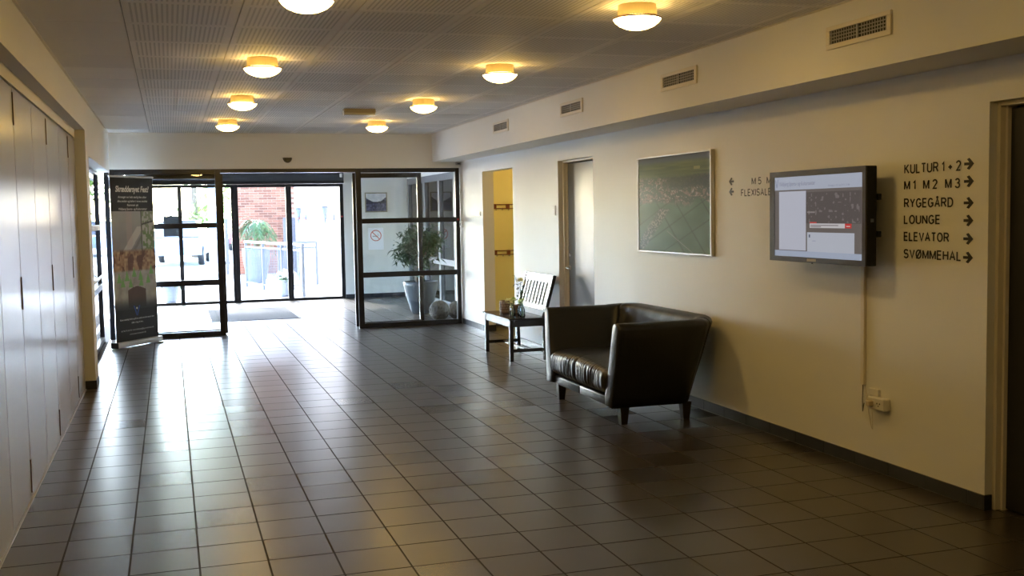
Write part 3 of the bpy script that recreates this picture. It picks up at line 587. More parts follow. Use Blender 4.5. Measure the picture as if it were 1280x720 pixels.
sn = thing('motion_detector', 'small grey detector box in the corner under the bulkhead', 'detector', (XR - .035, YF - .07, 2.245)); obj('body', B((-.035, .034, -.03, .02, -.022, .022), bevel=.004), mat('detector_grey', (.5, .48, .44), .5), sn); obj('lens', B((-.02, .02, -.034, -.03, -.012, .004), bevel=.002), GREYF, sn)
ds = thing('door_sensor', 'black half-round motion sensor on the wall above the open doorway', 'sensor', (1.528, YF - .05, 2.297))
bm = bmesh.new(); prof = [(-.062 + .124 * k / 12, 0) for k in range(13)]
top = [(.062 * math.cos(math.pi * k / 12), -.07 * math.sin(math.pi * k / 12) + .034) for k in range(13)]
A_ = [bm.verts.new((x, 0, z)) for x, z in top]; B_ = [bm.verts.new((x * .8, -.045, z * .8 + .004)) for x, z in top]
for k in range(12): bm.faces.new((A_[k], A_[k + 1], B_[k + 1], B_[k]))
bm.faces.new(B_); bm.faces.new((A_[0], B_[0], B_[-1], A_[-1])); bmesh.ops.recalc_face_normals(bm, faces=bm.faces[:]); obj('body', bm, BLACK, ds)
obj('lens', B((-.016, .016, -.0475, -.043, -.014, .004), bevel=.002), mat('sensor_lens', (.05, .05, .055), .12), ds)
d2s = thing('dome_sensor', 'tiny dark dome sensor on the door operator housing', 'sensor', (1.135, YB - .19, 2.335)); obj('mount', B((-.05, .05, -.02, .013, .0, .03), bevel=.004), WHITE, d2s); obj('dome', lathe([(.03, 0), (.026, -.018), (.015, -.03), (0, -.034)], 18), BLACK, d2s, smooth=True)
for x, y, z, lb in ((3.855, YF - .032, 1.468, 'tiny red button on the right stile of the glass front'), (3.065, YB - .0, 1.53, 'tiny red button on the frame of the sliding entrance doors')):
    t = thing('push_button', lb, 'button', (x, y, z), group='red buttons'); obj('plate', B((-.022, .022, -.006, .0, -.026, .026), bevel=.002), BLACK, t); obj('knob', lathe([(0, .016), (.012, .014), (.015, 0)], 16), RED, t, (0, -.006, 0), smooth=True).rotation_euler = (math.pi / 2, 0, 0)

# ------------------------------------------------------------------ roll-up banner
A0 = Vector((-.665, 13.60, 0)); A1 = Vector((-.175, 14.235, 0)); BU = (A1 - A0).normalized(); BW = (A1 - A0).length; ang = math.atan2(BU.y, BU.x)
bn = thing('roll_up_banner', 'tall roll-up banner with black text field and banquet photograph in the left corner', 'banner', A0, ang)
BH = 2.055; z0 = .075
def ban(u, v):
    n = vn(u * 9, v * 26); n2 = vn(u * 26, v * 70); n3 = vn(u * 14 + 5, v * 16)
    C = mixc((132, 134, 136), (172, 174, 174), sstep(.55, .8, v) * .8 + .2 * n)
    ds_ = u * .9 - (v - .50) * 2.1; C = mixc(C, (214, 214, 210), ((ds_ > .1) & (ds_ < .26) & (v > .5) & (v < .70)) * .65); C = mixc(C, (96, 98, 98), ((ds_ > .30) & (ds_ < .36) & (v > .5) & (v < .66)) * .5)
    C = mixc(C, (188, 168, 172), ((np.abs(u - .40) < .07) & (v > .57)) * .35)
    rt = (u > .68) & (v > .53); C = mixc(C, mixc((186, 190, 180), (120, 140, 104), (n2 > .5) * 1.0), rt * .75); C = mixc(C, (70, 72, 70), (rt & ((np.abs(u - .69) < .012) | (np.abs(v - .735 + .07 * (1 - u)) < .006))) * .9)
    C = mixc(C, (92, 128, 70), ((np.abs(u - .80) < .15) & (v > .52) & (v < .67) & (n2 > .42)) * .6)
    hall = sstep(.57, .54, v); C = mixc(C, mixc(mixc((120, 84, 58), (196, 168, 128), n2), (88, 56, 38), (n3 > .58) * .8), hall)
    tab = sstep(.44, .42, v); C = mixc(C, mixc((150, 156, 150), (196, 202, 196), n), tab * .8)
    for cx, cy in ((.12, .36), (.30, .37), (.38, .325), (.62, .37), (.63, .33), (.80, .345), (.88, .40), (.20, .33), (.47, .39)):
        hh = .062; t = (v - cy) / hh; C = mixc(C, (112, 172, 92), ((t > 0) & (t < 1) & (np.abs(u - cx) < .055 * (1 - t))) * .9)
    ch = (np.abs(u - .52) < .21) & (v < .315 + .016 * np.cos((u - .52) * 9)) & (v > .20); C = mixc(C, (70, 46, 34), ch * .85)
    C = mixc(C, (34, 36, 36), sstep(.28, .18, v)); C = np.where((v < .19)[..., None], (18, 18, 20), C); C = np.where((v > .795)[..., None], (22, 22, 23), C)
    return C
sh = print_grid('sheet', 90, 220, ban, (.015, 0, z0), (1, 0, 0), (0, 0, 1), BW - .03, BH - z0, PRINT, bn)
obj('sheet_back', B((.015, BW - .015, .002, .004, z0, BH)), mat('banner_back', (.75, .75, .75), .5), bn)
obj('base', B((-.01, BW + .01, -.05, .06, .012, .075), bevel=.012, seg=3), ALU, bn); obj('base_end', B((-.022, -.008, -.052, .062, .008, .078), bevel=.008), BLACK, bn)
for x in (.10, BW - .10): obj('foot', B((x - .02, x + .02, -.13, .14, 0, .013), bevel=.003), ALU, bn)
obj('top_rail', B((0, BW, -.008, .012, BH, BH + .024), bevel=.004), ALU, bn); obj('pole', tube([(BW / 2, .03, .07), (BW / 2, .02, BH)], .010, 10), ALU, bn, smooth=True)
def btxt(s, v, h_, w_, bold=0, shear=.18, c=.5): place_text(s, 'print_text', PALE, sh, (BW * c - w_ / 2, -.0012, z0 + v * (BH - z0)), (1, 0, 0), (0, 0, 1), w_, h_, bold, shear=shear)
btxt('Skræddersyet Fest?', .914, .072, .60, .03); btxt('Arrangér en helt særlig fest efter', .876, .027, .52, .012); btxt('dine ønsker og behov i vores smukke', .851, .027, .54, .012); btxt('Rammer på', .827, .027, .20, .012); btxt('Vildbjerg Sports- og Kulturcenter', .803, .027, .52, .012)
btxt('Kom endelig forbi og få en snak om din næste fest', .128, .021, .62, .01); btxt('eller ring til os...', .105, .021, .22, .01); btxt('tlf. 96 92 56 00  mail vildbjerg@sportscenter.dk', .060, .019, .60, .0, 0); btxt('www.sportscenter.dk', .036, .019, .30, .0, 0)
BLUE = mat('logo_blue', (0.03, 0.07, 0.30), .4); lg = bmesh.new()
for s in (-1, 1):
    vs = [lg.verts.new((BW / 2 + s * x, -.0015, z0 + (BH - z0) * y)) for x, y in ((.0, .150), (.012, .150), (.062, .212), (.038, .212), (.006, .172))]; lg.faces.new(vs if s > 0 else vs[::-1])
obj('logo', lg, BLUE, sh); obj('logo_dot', lathe([(0, 0), (.013, 0)], 14), PALE, sh, (BW / 2, -.0016, z0 + (BH - z0) * .196)).rotation_euler = (math.pi / 2, 0, 0)

# ------------------------------------------------------------------ leather sofa
sf = thing('armchair_sofa', 'wide black leather armchair with low curved arms against the right wall', 'sofa', (0, 0, 0))
def u_path():
    P = []; x0, xb, ya, yb_ = 2.990, 3.640, 7.055, 8.448; rc = .13
    for k in range(14): P.append((x0 + (xb - rc - x0) * k / 13, ya, 0, -1, 0.0))
    for k in range(1, 9):
        a = math.pi / 2 * k / 9; P.append((xb - rc + rc * math.sin(a), ya + rc - rc * math.cos(a), math.sin(a), -math.cos(a), k / 9))
    for k in range(26): P.append((xb, ya + rc + (yb_ - ya - 2 * rc) * k / 25, 1, 0, 1.0))
    for k in range(1, 9):
        a = math.pi / 2 * k / 9; P.append((xb - rc + rc * math.cos(a), yb_ - rc + rc * math.sin(a), math.cos(a), math.sin(a), 1 - k / 9))
    for k in range(14): P.append((xb - rc - (xb - rc - x0) * k / 13, yb_, 0, 1, 0.0))
    return P
def sec(t):
    """(outward offset, height) around the padded shell; t = 0 on an arm, 1 on the back"""
    e = .098 + .105 * t; th = .115 + .045 * t; zt = .752 + .018 * t; sq = t
    out = []
    for k in range(9):
        f = k / 8; out.append((e * (f ** 1.25) + .012 * math.sin(f * math.pi), .132 + (zt - .05 - .132) * f))
    for k in range(1, 8):
        a = math.pi * k / 8; out.append((e - th / 2 + th / 2 * math.cos(a) * 1.0, zt - .05 + .05 * math.sin(a)))
    for k in range(11):
        f = 1 - k / 10; out.append((e * (f ** 1.3) * .75 + e * .25 * f - th - .028 * (1 - f) + .012 * math.sin(f * math.pi) * (1 + t), .20 + (zt - .05 - .20) * f))
    out += [(-th - .02, .14)]
    return out
UP_ = u_path(); secs = []
for (x, y, nx, ny, t) in UP_:
    ring = []
    for o_, z in sec(t):
        lean = .022 * max(0, (z - .13) / .62) * (1 - t)
        wr_ = 0
        if t > .6 and z > .5: wr_ = .004 * math.sin(y * 43 + z * 9) * math.sin(y * 17)
        ring.append(Vector((x + nx * (o_ + wr_) + lean, y + ny * (o_ + wr_), z)))
    secs.append(ring)
def shell(i0, i1, capa, capb, name):
    bm = bmesh.new(); R_ = []
    idx = list(range(i0, i1 + 1)); rr = [secs[i] for i in idx]
    def puff(r0, r1, s):  # rounded end: shrink the section a little beyond the end
        c = sum(r0, Vector()) / len(r0); d = (r0[0] - r1[0]).normalized(); return [Vector((c.x + (p.x - c.x) * 1, c.y + (p.y - c.y) * s, c.z + (p.z - c.z) * (1 - (1 - s) * .07))) + d * math.sqrt(max(0, 1 - ((s - .74) / .26) ** 2)) * .014 for p in r0]
    if capa: rr = [puff(rr[0], rr[1], .74), puff(rr[0], rr[1], .84), puff(rr[0], rr[1], .95)] + rr
    if capb: rr = rr + [puff(rr[-1], rr[-2], .95), puff(rr[-1], rr[-2], .84), puff(rr[-1], rr[-2], .74)]
    for r in rr: R_.append([bm.verts.new(p) for p in r])
    for a, b in zip(R_, R_[1:]):
        n = len(a)
        for k in range(n): bm.faces.new((a[k], a[(k + 1) % n], b[(k + 1) % n], b[k]))
    bm.faces.new(R_[0]); bm.faces.new(R_[-1][::-1]); bmesh.ops.recalc_face_normals(bm, faces=bm.faces[:])
    return obj(name, bm, LEATHER, sf, smooth=True)
shell(0, 18, True, False, 'arm'); shell(18, 51, False, False, 'backrest'); shell(51, len(secs) - 1, False, True, 'arm')
# seat cushion with gathered front
bm = bmesh.new(); ny_, na = 240, 44; R_ = []
y0, y1 = 7.165, 8.345
for j in range(ny_ + 1):
    f = j / ny_; y = y0 + (y1 - y0) * f; e = min(f, 1 - f); endf = min(1, (e / .045)) ; s = (1 - (1 - endf) ** 2.4) ** (1 / 2.4) if endf < 1 else 1
    s = max(s, .25); ring = []
    for k in range(na):
        a = 2 * math.pi * k / na; ca, sa = math.cos(a), math.sin(a); ex = 2 / 5.0
        X = .295 * math.copysign(abs(ca) ** ex, ca); Z = .114 * math.copysign(abs(sa) ** (2 / 3.2), sa)
        fr = max(0, -ca) ** 1.2 * s
        wv = (.45 * math.sin(y * 142 + 2.2 * math.sin(y * 23) + Z * 9) + .35 * math.sin(y * 83 + 1.3 - Z * 22 + 1.5 * math.sin(y * 11)) + .3 * math.sin(y * 39 + .6)) * (.35 + .65 * math.sin(y * 7.3 + .4) ** 2)
        X -= fr * (.014 + .0062 * wv) + (.012 * math.exp(-((y - 7.755) / .02) ** 2) * -1 if ca < 0 else 0)
        Z2 = Z * (.93 + .07 * math.sin(math.pi * f)) + (.016 * math.sin(math.pi * f) if sa > 0 else 0) - (.012 * fr * math.sin(a) * 0)
        ring.append(bm.verts.new((3.272 + X * (.97 + .03 * s), y, .308 + Z2 * (.55 + .45 * s))))
    R_.append(ring)
for a, b in zip(R_, R_[1:]):
    for k in range(na): bm.faces.new((a[k], a[(k + 1) % na], b[(k + 1) % na], b[k]))
bm.faces.new(R_[0][::-1]); bm.faces.new(R_[-1]); bmesh.ops.recalc_face_normals(bm, faces=bm.faces[:]); obj('seat_cushion', bm, LEATHER, sf, smooth=True)
obj('front_rail', B((3.002, 3.06, 7.135, 7.754, .128, .202), (3.002, 3.06, 7.756, 8.372, .128, .202), bevel=.014, seg=3), LEATHER, sf, smooth=True)
obj('underside', B((3.05, 3.62, 7.12, 8.39, .126, .20)), BLACK, sf)
def leg(cx, cy, sx, sy):
    bm = bmesh.new(); t, b = .036, .024
    V = [bm.verts.new((cx - sx * (t - b) * 0 + dx * b + (0), cy + dy * b, 0)) for dx, dy in ((-1, -1), (1, -1), (1, 1), (-1, 1))] + [bm.verts.new((cx + dx * t, cy + dy * t, .134)) for dx, dy in ((-1, -1), (1, -1), (1, 1), (-1, 1))]
    for f in ((3, 2, 1, 0), (4, 5, 6, 7), (0, 1, 5, 4), (1, 2, 6, 5), (2, 3, 7, 6), (3, 0, 4, 7)): bm.faces.new([V[i] for i in f])
    return bm
for cx, cy in ((3.045, 8.285), (3.098, 7.125), (3.60, 7.13), (3.60, 8.37)): obj('leg', leg(cx, cy, 1, 1), LEGW, sf)

# ------------------------------------------------------------------ slatted bench
be = thing('slatted_bench', 'small black lacquered bench with slatted back beside the leather armchair', 'bench', (3.33, 10.56, 0))
D, Wd = .40, .94
obj('seat', B((-.02, D + .0, -.02, Wd + .02, .432, .452), bevel=.004), BENCHW, be)
obj('apron', B((0, .02, .03, Wd - .03, .362, .432)), BENCHW, be); obj('apron', B((.03, D - .02, 0, .02, .362, .432)), BENCHW, be); obj('apron', B((.03, D - .02, Wd - .02, Wd, .362, .432)), BENCHW, be); obj('apron', B((D - .03, D - .01, .03, Wd - .03, .362, .432)), BENCHW, be)
for y in (0, Wd - .04): obj('leg', B((-.004, .036, y, y + .04, 0, .432), bevel=.003), BENCHW, be)
for y in (0, Wd - .04):
    bm = bar((D - .01, y + .02, 0), (D - .025, y + .02, .44), .036, .036); bar((D - .025, y + .02, .43), (D + .105, y + .02, .885), .036, .034, bm); obj('leg', bm, BENCHW, be)
for y in (.02, Wd - .02): obj('side_stretcher', bar((.03, y, .112), (D - .02, y, .112), .02, .034), BENCHW, be)
obj('cross_stretcher', bar((D * .52, .02, .112), (D * .52, Wd - .02, .112), .034, .02), BENCHW, be)
bk = lambda z: D - .025 + .13 * (z - .43) / .455
TA = math.atan2(.13, .455)
obj('top_rail', B((-.012, .012, -(Wd - .07) / 2, (Wd - .07) / 2, 0, .088), bevel=.003), BENCHW, be, (bk(.80), Wd / 2, .80)).rotation_euler = (0, TA, 0)
obj('lower_rail', B((-.012, .012, -(Wd - .07) / 2, (Wd - .07) / 2, 0, .05), bevel=.003), BENCHW, be, (bk(.515), Wd / 2, .515)).rotation_euler = (0, TA, 0)
for k in range(8):
    y = .045 + (k + .5) * (Wd - .09) / 8; obj('slat', B((-.006, .006, -.024, .024, 0, .262)), BENCHW, be, (bk(.555), y, .555)).rotation_euler = (0, TA, 0)


# ------------------------------------------------------------------ things on the bench
ZB = .452
ch = thing('candle_holder', 'brown cut glass candle holder on the bench', 'candle holder', (3.47, 11.19, ZB + .0005))
AMB = mat('amber_glass', (0.20, 0.13, 0.08), .18, spec=.7); bm = lathe([(0, .004), (.045, 0), (.056, .01), (.058, .07), (.055, .135), (.050, .14), (.047, .135), (.047, .02), (0, .02)], 28); obj('cup', bm, AMB, ch)
bm = bmesh.new()
for r in range(4):
    for k in range(14):
        a = 2 * math.pi * (k + .5 * (r % 2)) / 14; z = .028 + r * .028; c = Vector((.058 * math.cos(a), .058 * math.sin(a), z)); n_ = Vector((math.cos(a), math.sin(a), 0)); t_ = Vector((-n_.y, n_.x, 0))
        q = [bm.verts.new(c + t_ * .011), bm.verts.new(c + Vector((0, 0, .012))), bm.verts.new(c - t_ * .011), bm.verts.new(c - Vector((0, 0, .012)))]; tp = bm.verts.new(c + n_ * .006)
        for i in range(4): bm.faces.new((q[i], q[(i + 1) % 4], tp))
obj('facets', bm, mat('facet_glass', (0.36, 0.27, 0.18), .12, spec=.8), ch)
obj('candle', lathe([(0, .02), (.03, .02), (.03, .07), (0, .072)], 20), mat('wax', (.7, .6, .45), .5), ch)
c2 = thing('candle_holder', 'small dark cut glass holder half hidden behind the bottles on the bench', 'candle holder', (3.57, 11.10, ZB + .0005)); obj('cup', lathe([(0, .004), (.035, 0), (.043, .01), (.043, .09), (.038, .094), (.036, .02), (0, .02)], 24), AMB, c2)
BOT = glass_mat('bottle_glass', (0.86, 0.92, 0.93), 1.7); WATER = mat('stem_green', (0.06, 0.12, 0.03), .5); LEAF = mat('leaf_green', (0.05, 0.10, 0.03), .5); PETAL = mat('cream_petals', (0.78, 0.72, 0.34), .6); PETG = mat('green_petals', (0.40, 0.52, 0.12), .6)
def blossom(c, r, m, parent, n=46, name='blossom'):
    V = []; F = []
    for k in range(n):
        z = 1 - 1.6 * (k + .5) / n; a = k * 2.39996; s = math.sqrt(max(0, 1 - z * z)); d = Vector((s * math.cos(a), s * math.sin(a), z)); t = Vector((-math.sin(a), math.cos(a), 0)); u = d.cross(t); p = Vector(c) + d * r * .55; i = len(V)
        V += [p - t * r * .1, p + d * r * .3 + t * r * .26 + u * r * .05, p + d * r * .52 + u * r * .1, p + d * r * .3 - t * r * .26]; F.append((i, i + 1, i + 2, i + 3))
    return obj(name, pydata(name, V, F), m, parent)
def leafset(name, pts, size, m, parent, n_rand=1.0, seed=1, droop=.2, aspect=.34):
    r = np.random.default_rng(seed); V = []; F = []
    for p in pts:
        p = Vector(p); a = r.uniform(0, 2 * math.pi); el = r.uniform(-.9, .7) * n_rand; d = Vector((math.cos(a) * math.cos(el), math.sin(a) * math.cos(el), math.sin(el))); t = d.cross(Vector((0, 0, 1)))
        t = t.normalized() if t.length > 1e-3 else Vector((1, 0, 0)); t = (t + Vector((0, 0, r.uniform(-.5, .5)))).normalized(); L0 = size * r.uniform(.6, 1.3); i = len(V); dr = Vector((0, 0, -L0 * droop))
        V += [p, p + d * L0 * .45 + t * L0 * aspect * .5, p + d * L0 + dr, p + d * L0 * .45 - t * L0 * aspect * .5]; F.append((i, i + 1, i + 2, i + 3))
    return obj(name, pydata(name, V, F), m, parent)
def bottle(x, y, hgt, label, flowers, nm='flower_bottle'):
    t = thing(nm, label, 'vase', (x, y, ZB), group='small glass bottles on the bench')
    obj('glass', lathe([(0, .001), (.027, .001), (.031, .008), (.031, hgt * .45), (.026, hgt * .62), (.014, hgt * .78), (.0125, hgt * .93), (.016, hgt)], 24), BOT, t, smooth=True)
    obj('water', lathe([(0, .006), (.026, .006), (.0275, hgt * .4), (0, hgt * .4)], 20), glass_mat('water', (.9, .95, .93), 1.33) if 'water' not in MAT else MAT['water'], t)
    for (dx, dy, z, r, m) in flowers:
        st_ = obj('stem', tube([(dx * -.1, dy * -.1, .01), (dx * .15, dy * .15, hgt * .9), (dx * .6, dy * .6, hgt * .9 + (z - hgt * .9) * .55), (dx, dy, z)], .0028, 6), WATER, t); blossom((dx, dy, z), r, m, st_)
    return t
v1 = bottle(3.455, 10.86, .135, 'glass bottle with pale green blossom, left of the three on the bench', [(-.025, .06, .150, .042, PETAL), (.02, .02, .165, .036, PETG)])
v2 = bottle(3.545, 10.87, .130, 'glass bottle with tall white blossom and dark leaves, between the other two', [(.0, -.02, .355, .052, PETAL)])
v3 = bottle(3.512, 10.70, .140, 'glass bottle with low green sprig at the right end of the bench', [(-.01, .045, .150, .038, PETG), (.012, .01, .17, .026, PETG)])
leafset('leaves', [(rng.normal(0, .022), rng.normal(0, .03), z) for z in np.linspace(.15, .34, 34)], .06, LEAF, v2, seed=3)
leafset('sprig', [(.05 + .05 * f + rng.normal(0, .008), -.06 - .04 * f + rng.normal(0, .012), .20 + .20 * f) for f in np.linspace(0, 1, 22)], .028, LEAF, v2, seed=5)
leafset('sprig', [(.0 + rng.normal(0, .008), .12 + .06 * f + rng.normal(0, .012), .36 + .06 * f) for f in np.linspace(0, 1, 10)], .028, LEAF, v2, seed=6)
obj('sprig_stem', tube([(0, 0, .12), (.04, -.04, .2), (.075, -.08, .32), (.10, -.10, .40)], .002, 5), WATER, v2); obj('sprig_stem', tube([(0, 0, .12), (0, .06, .27), (0, .12, .36), (0, .18, .42)], .002, 5), WATER, v2)
leafset('leaves', [(rng.normal(0, .02), rng.normal(.02, .03), z) for z in np.linspace(.12, .17, 12)], .045, LEAF, v1, seed=8); leafset('leaves', [(rng.normal(0, .015), rng.normal(.02, .02), z) for z in np.linspace(.12, .18, 12)], .04, LEAF, v3, seed=9)

# ------------------------------------------------------------------ coat racks in the cloakroom
RACK = mat('coat_rack_wood', (0.17, 0.055, 0.025), .4); HOOK = mat('hook_metal', (.45, .42, .36), .35, .8)
for z, lb in ((1.635, 'upper reddish wooden coat rack on the yellow cloakroom wall'), (1.005, 'lower reddish wooden coat rack on the yellow cloakroom wall')):
    t = thing('coat_rack', lb, 'coat rack', (4.215, 14.07, z), group='coat racks'); obj('rail', B((0, 1.3, -.012, 0, .02, .032), bevel=.002), RACK, t); obj('rail', B((0, 1.3, -.012, 0, -.032, -.02), bevel=.002), RACK, t)
    for k in range(5): obj('block', B((.0 + k * .19, .05 + k * .19 + (.04 if k == 2 else 0), -.022, 0, -.034, .034), bevel=.003), RACK, t)
    for k in range(9): obj('hook', tube([(.035 + k * .09, -.012, -.03), (.035 + k * .09, -.05, -.05), (.035 + k * .09, -.065, -.035)], .0045, 6), HOOK, t)

# ------------------------------------------------------------------ entrance: mat, plant, balls, notices, picture
MATM = mat('door_mat_fibre', (0.032, 0.031, 0.032), .95, noise=(60, .3), bump=(300, .5))
mt = thing('door_mat', 'grey rectangular doormat on the entrance floor', 'doormat', (1.19, 17.54, 0)); obj('pile', B((-.64, .64, -1.05, 1.05, .001, .010)), MATM, mt); obj('edging', B((-.66, .66, -1.07, -1.05, .0, .008), (-.66, .66, 1.05, 1.07, .0, .008), (-.66, -.64, -1.05, 1.05, .0, .008), (.64, .66, -1.05, 1.05, .0, .008)), BLACK, mt)
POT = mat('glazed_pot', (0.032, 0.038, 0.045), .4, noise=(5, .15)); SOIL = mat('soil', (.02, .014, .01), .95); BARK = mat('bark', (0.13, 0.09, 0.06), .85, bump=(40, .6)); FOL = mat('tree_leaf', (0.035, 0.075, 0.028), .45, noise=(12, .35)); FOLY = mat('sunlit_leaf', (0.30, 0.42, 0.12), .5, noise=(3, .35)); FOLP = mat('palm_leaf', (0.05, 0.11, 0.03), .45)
pt = thing('potted_tree', 'bushy green tree in a tall grey glazed pot inside the entrance', 'potted plant', (3.69, 16.3, 0))
obj('pot', lathe([(0, .0), (.125, .0), (.16, .06), (.225, .26), (.265, .44), (.272, .50), (.255, .512), (.245, .50), (.24, .45), (0, .44)], 40), POT, pt, smooth=True); obj('soil', lathe([(0, .455), (.24, .45)], 30), SOIL, pt)
for q in range(3):
    a0 = q * 2.1; obj('trunk', tube([(.05 * math.cos(a0 + z * 7), .05 * math.sin(a0 + z * 7), .44 + z) for z in np.linspace(0, .52, 12)], [.034 - .016 * z for z in np.linspace(0, 1, 12)], 8), BARK, pt, smooth=True)
cl = []
for k in range(13):
    a = k * 2.4; rr = .30 * math.sqrt((k + .5) / 13); c = Vector((rr * math.cos(a), rr * math.sin(a), .98 + rng.uniform(-.26, .32) - .35 * rr)); cl += [tuple(c + Vector(rng.normal(0, .075, 3))) for _ in range(170)]
    obj('branch', tube([(0, 0, .86), (c.x * .5, c.y * .5, .93), tuple(c)], [.012, .008, .004], 6), BARK, pt)
f_ = leafset('foliage', cl, .098, FOL, pt, seed=12); f_['kind'] = 'stuff'
WICK = mat('wicker', (0.085, 0.07, 0.055), .7, noise=(30, .3)); 
for (x, y, r, lb) in ((3.70, 15.14, .145, 'round wicker ball on the floor behind the right glass panel'), (3.99, 15.28, .13, 'smaller wicker ball beside the frame, half hidden by the first')):
    t = thing('wicker_ball', lb, 'ornament', (x, y, 0), group='wicker balls'); bm = bmesh.new(); rw = np.random.default_rng(int(x * 100))
    for k in range(34):
        ax = Vector(rw.normal(0, 1, 3)).normalized(); u = ax.orthogonal().normalized(); v = ax.cross(u); off = rw.uniform(-.75, .75) * r; rr = math.sqrt(max(1e-4, r * r - off * off)) * rw.uniform(.97, 1.0)
        tube([ax * off + (u * math.cos(s) + v * math.sin(s)) * rr + Vector((0, 0, r)) for s in np.linspace(0, 2 * math.pi, 25)], .0065, 5, bm, caps=False)
    obj('weave', bm, WICK, t, smooth=True); obj('core', lathe([(0, .012)] + [(r * .86 * math.sin(a), r - r * .86 * math.cos(a)) for a in np.linspace(.15, math.pi - .1, 14)] + [(0, 2 * r * .93)], 24), mat('wicker_dark', (.05, .04, .032), .9) if 'wicker_dark' not in MAT else MAT['wicker_dark'], t, smooth=True)
def landsc(u, v):
    n = vn(u * 8, v * 8); hill = .78 - .30 * np.cos((u - .5) * 2.6) + .10 * np.abs(u - .5) + .05 * n; C = mixc((58, 58, 78), (120, 118, 150), vn(u * 20, v * 14)); C = mixc(C, (40, 38, 44), ((v > .45) & (v < .62)) * .5)
    return np.where((v > hill)[..., None], mixc((196, 198, 206), (226, 226, 228), n), C)
lpz = thing('framed_landscape', 'small framed dark valley landscape on the entrance wall', 'picture', (3.71, YB, 1.782)); obj('frame', B((-.21, .21, -.02, 0, .165, .185), (-.21, .21, -.02, 0, -.185, -.165), (-.21, -.19, -.02, 0, -.165, .165), (.19, .21, -.02, 0, -.165, .165)), mat('frame_olive', (.28, .25, .16), .5), lpz)
print_grid('print', 40, 32, landsc, (-.19, -.012, -.165), (1, 0, 0), (0, 0, 1), .38, .33, PRINT, lpz)
def ring_bm(r0, r1, n=40):
    bm = bmesh.new(); a = [bm.verts.new((r0 * math.cos(2 * math.pi * k / n), 0, r0 * math.sin(2 * math.pi * k / n))) for k in range(n)]; b = [bm.verts.new((r1 * math.cos(2 * math.pi * k / n), 0, r1 * math.sin(2 * math.pi * k / n))) for k in range(n)]
    for k in range(n): bm.faces.new((a[k], a[(k + 1) % n], b[(k + 1) % n], b[k]))
    return bm
REDP = mat('red_print', (0.62, 0.10, 0.06), .5); GREYP = mat('grey_print', (.35, .33, .33), .5)
def no_smoking(root, r, y):
    rg = ring_bm(r * .86, r); obj('ring', rg, REDP, root, (0, y, r * .0)); bm = bmesh.new(); bar((-r * .63, 0, r * .63), (r * .63, 0, -r * .63), .002, r * .14, bm); obj('slash', bm, REDP, root, (0, y - .0003, 0)); obj('cigarette', B((-r * .6, r * .35, 0, .001, -r * .2, -r * .05)), GREYP, root, (0, y, 0))
    obj('smoke_curl', tube([(r * .42, 0, -r * .1), (r * .55, 0, r * .05), (r * .30, 0, r * .12), (r * .38, 0, r * .3)], r * .04, 5), GREYP, root, (0, y, 0))
ns = thing('no_smoking_notice', 'white paper notice with red no smoking ring on the entrance wall', 'notice', (3.69, YB, 1.16)); obj('paper', B((-.145, .145, -.006, -.001, -.265, .145)), mat('notice_paper', (.90, .90, .92), .6), ns); no_smoking(ns, .105, -.0075)
n2 = thing('no_smoking_sticker', 'small pale red no smoking ring stuck on the right entrance door', 'sticker', (2.325, YB + .027, 1.46)); no_smoking(n2, .085, -.004)
nt_ = thing('hanging_notice', 'dark square notice hung on the far left entrance pane', 'notice', (.03, YB, 1.42)); obj('board', B((-.13, .13, -.02, .02, -.19, .17), bevel=.004), mat('notice_dark', (.05, .055, .06), .5), nt_); obj('clip', B((-.03, .03, -.024, .0, .16, .19), bevel=.002), GREYF, nt_)

# ------------------------------------------------------------------ outdoors, small
GALV = mat('galvanised_steel', (0.13, 0.15, 0.18), .5, .3)
def railing(label, a, b, nposts, gap=.115, nm='railing'):
    a = Vector((*a, 0)); b = Vector((*b, 0)); t = thing(nm, label, 'railing', a, group='railings outside'); d = b - a; L0 = d.length; u = d.normalized()
    P = lambda s, z: u * s + Vector((0, 0, z))
    for k in range(nposts): obj('post', bar(P(L0 * k / (nposts - 1), -.01), P(L0 * k / (nposts - 1), 1.0), .05, .05), GALV, t)
    obj('top_rail', bar(P(-.03, 1.0), P(L0 + .03, 1.0), .06, .045), GALV, t); obj('middle_rail', bar(P(0, .89), P(L0, .89), .03, .03), GALV, t); obj('bottom_rail', bar(P(0, .10), P(L0, .10), .03, .03), GALV, t)
    bb = bar(Vector((0, 0, .1)), Vector((0, 0, .89)), .014, .014); me = bpy.data.meshes.new('baluster'); bb.normal_update(); bb.to_mesh(me); bb.free(); me.materials.append(GALV)
    n = int(L0 / gap)
    for k in range(1, n): obj('baluster', me, None, t, P(L0 * k / n, 0))
railing('long galvanised railing slanting past the potted palm outside', (1.605, 24.6), (2.42, 20.85), 4); railing('short galvanised railing across the landing in front of the sunlit wall', (2.15, 22.75), (2.92, 22.7), 2)
struct('trim_4', B((2.46, 3.05, 21.1, 22.95, -.012, .10)), mat('concrete', (.48, .46, .42), .85), label='low concrete plinth outside the entrance')
pp = thing('potted_palm', 'drooping green palm in a large ribbed grey planter outside the doors', 'potted plant', (1.93, 26.0, 0)); obj('planter', lathe([(0, 0), (.19, 0), (.23, .1), (.30, .5), (.33, .80), (.29, .81), (.28, .74), (0, .72)], 28), GALV, pp)
obj('trunk', tube([(0, 0, .7), (.02, 0, 1.0), (-.02, 0, 1.25), (0, 0, 1.4)], [.07, .06, .05, .03], 8), BARK, pp)
V = []; F = []; rp = np.random.default_rng(4)
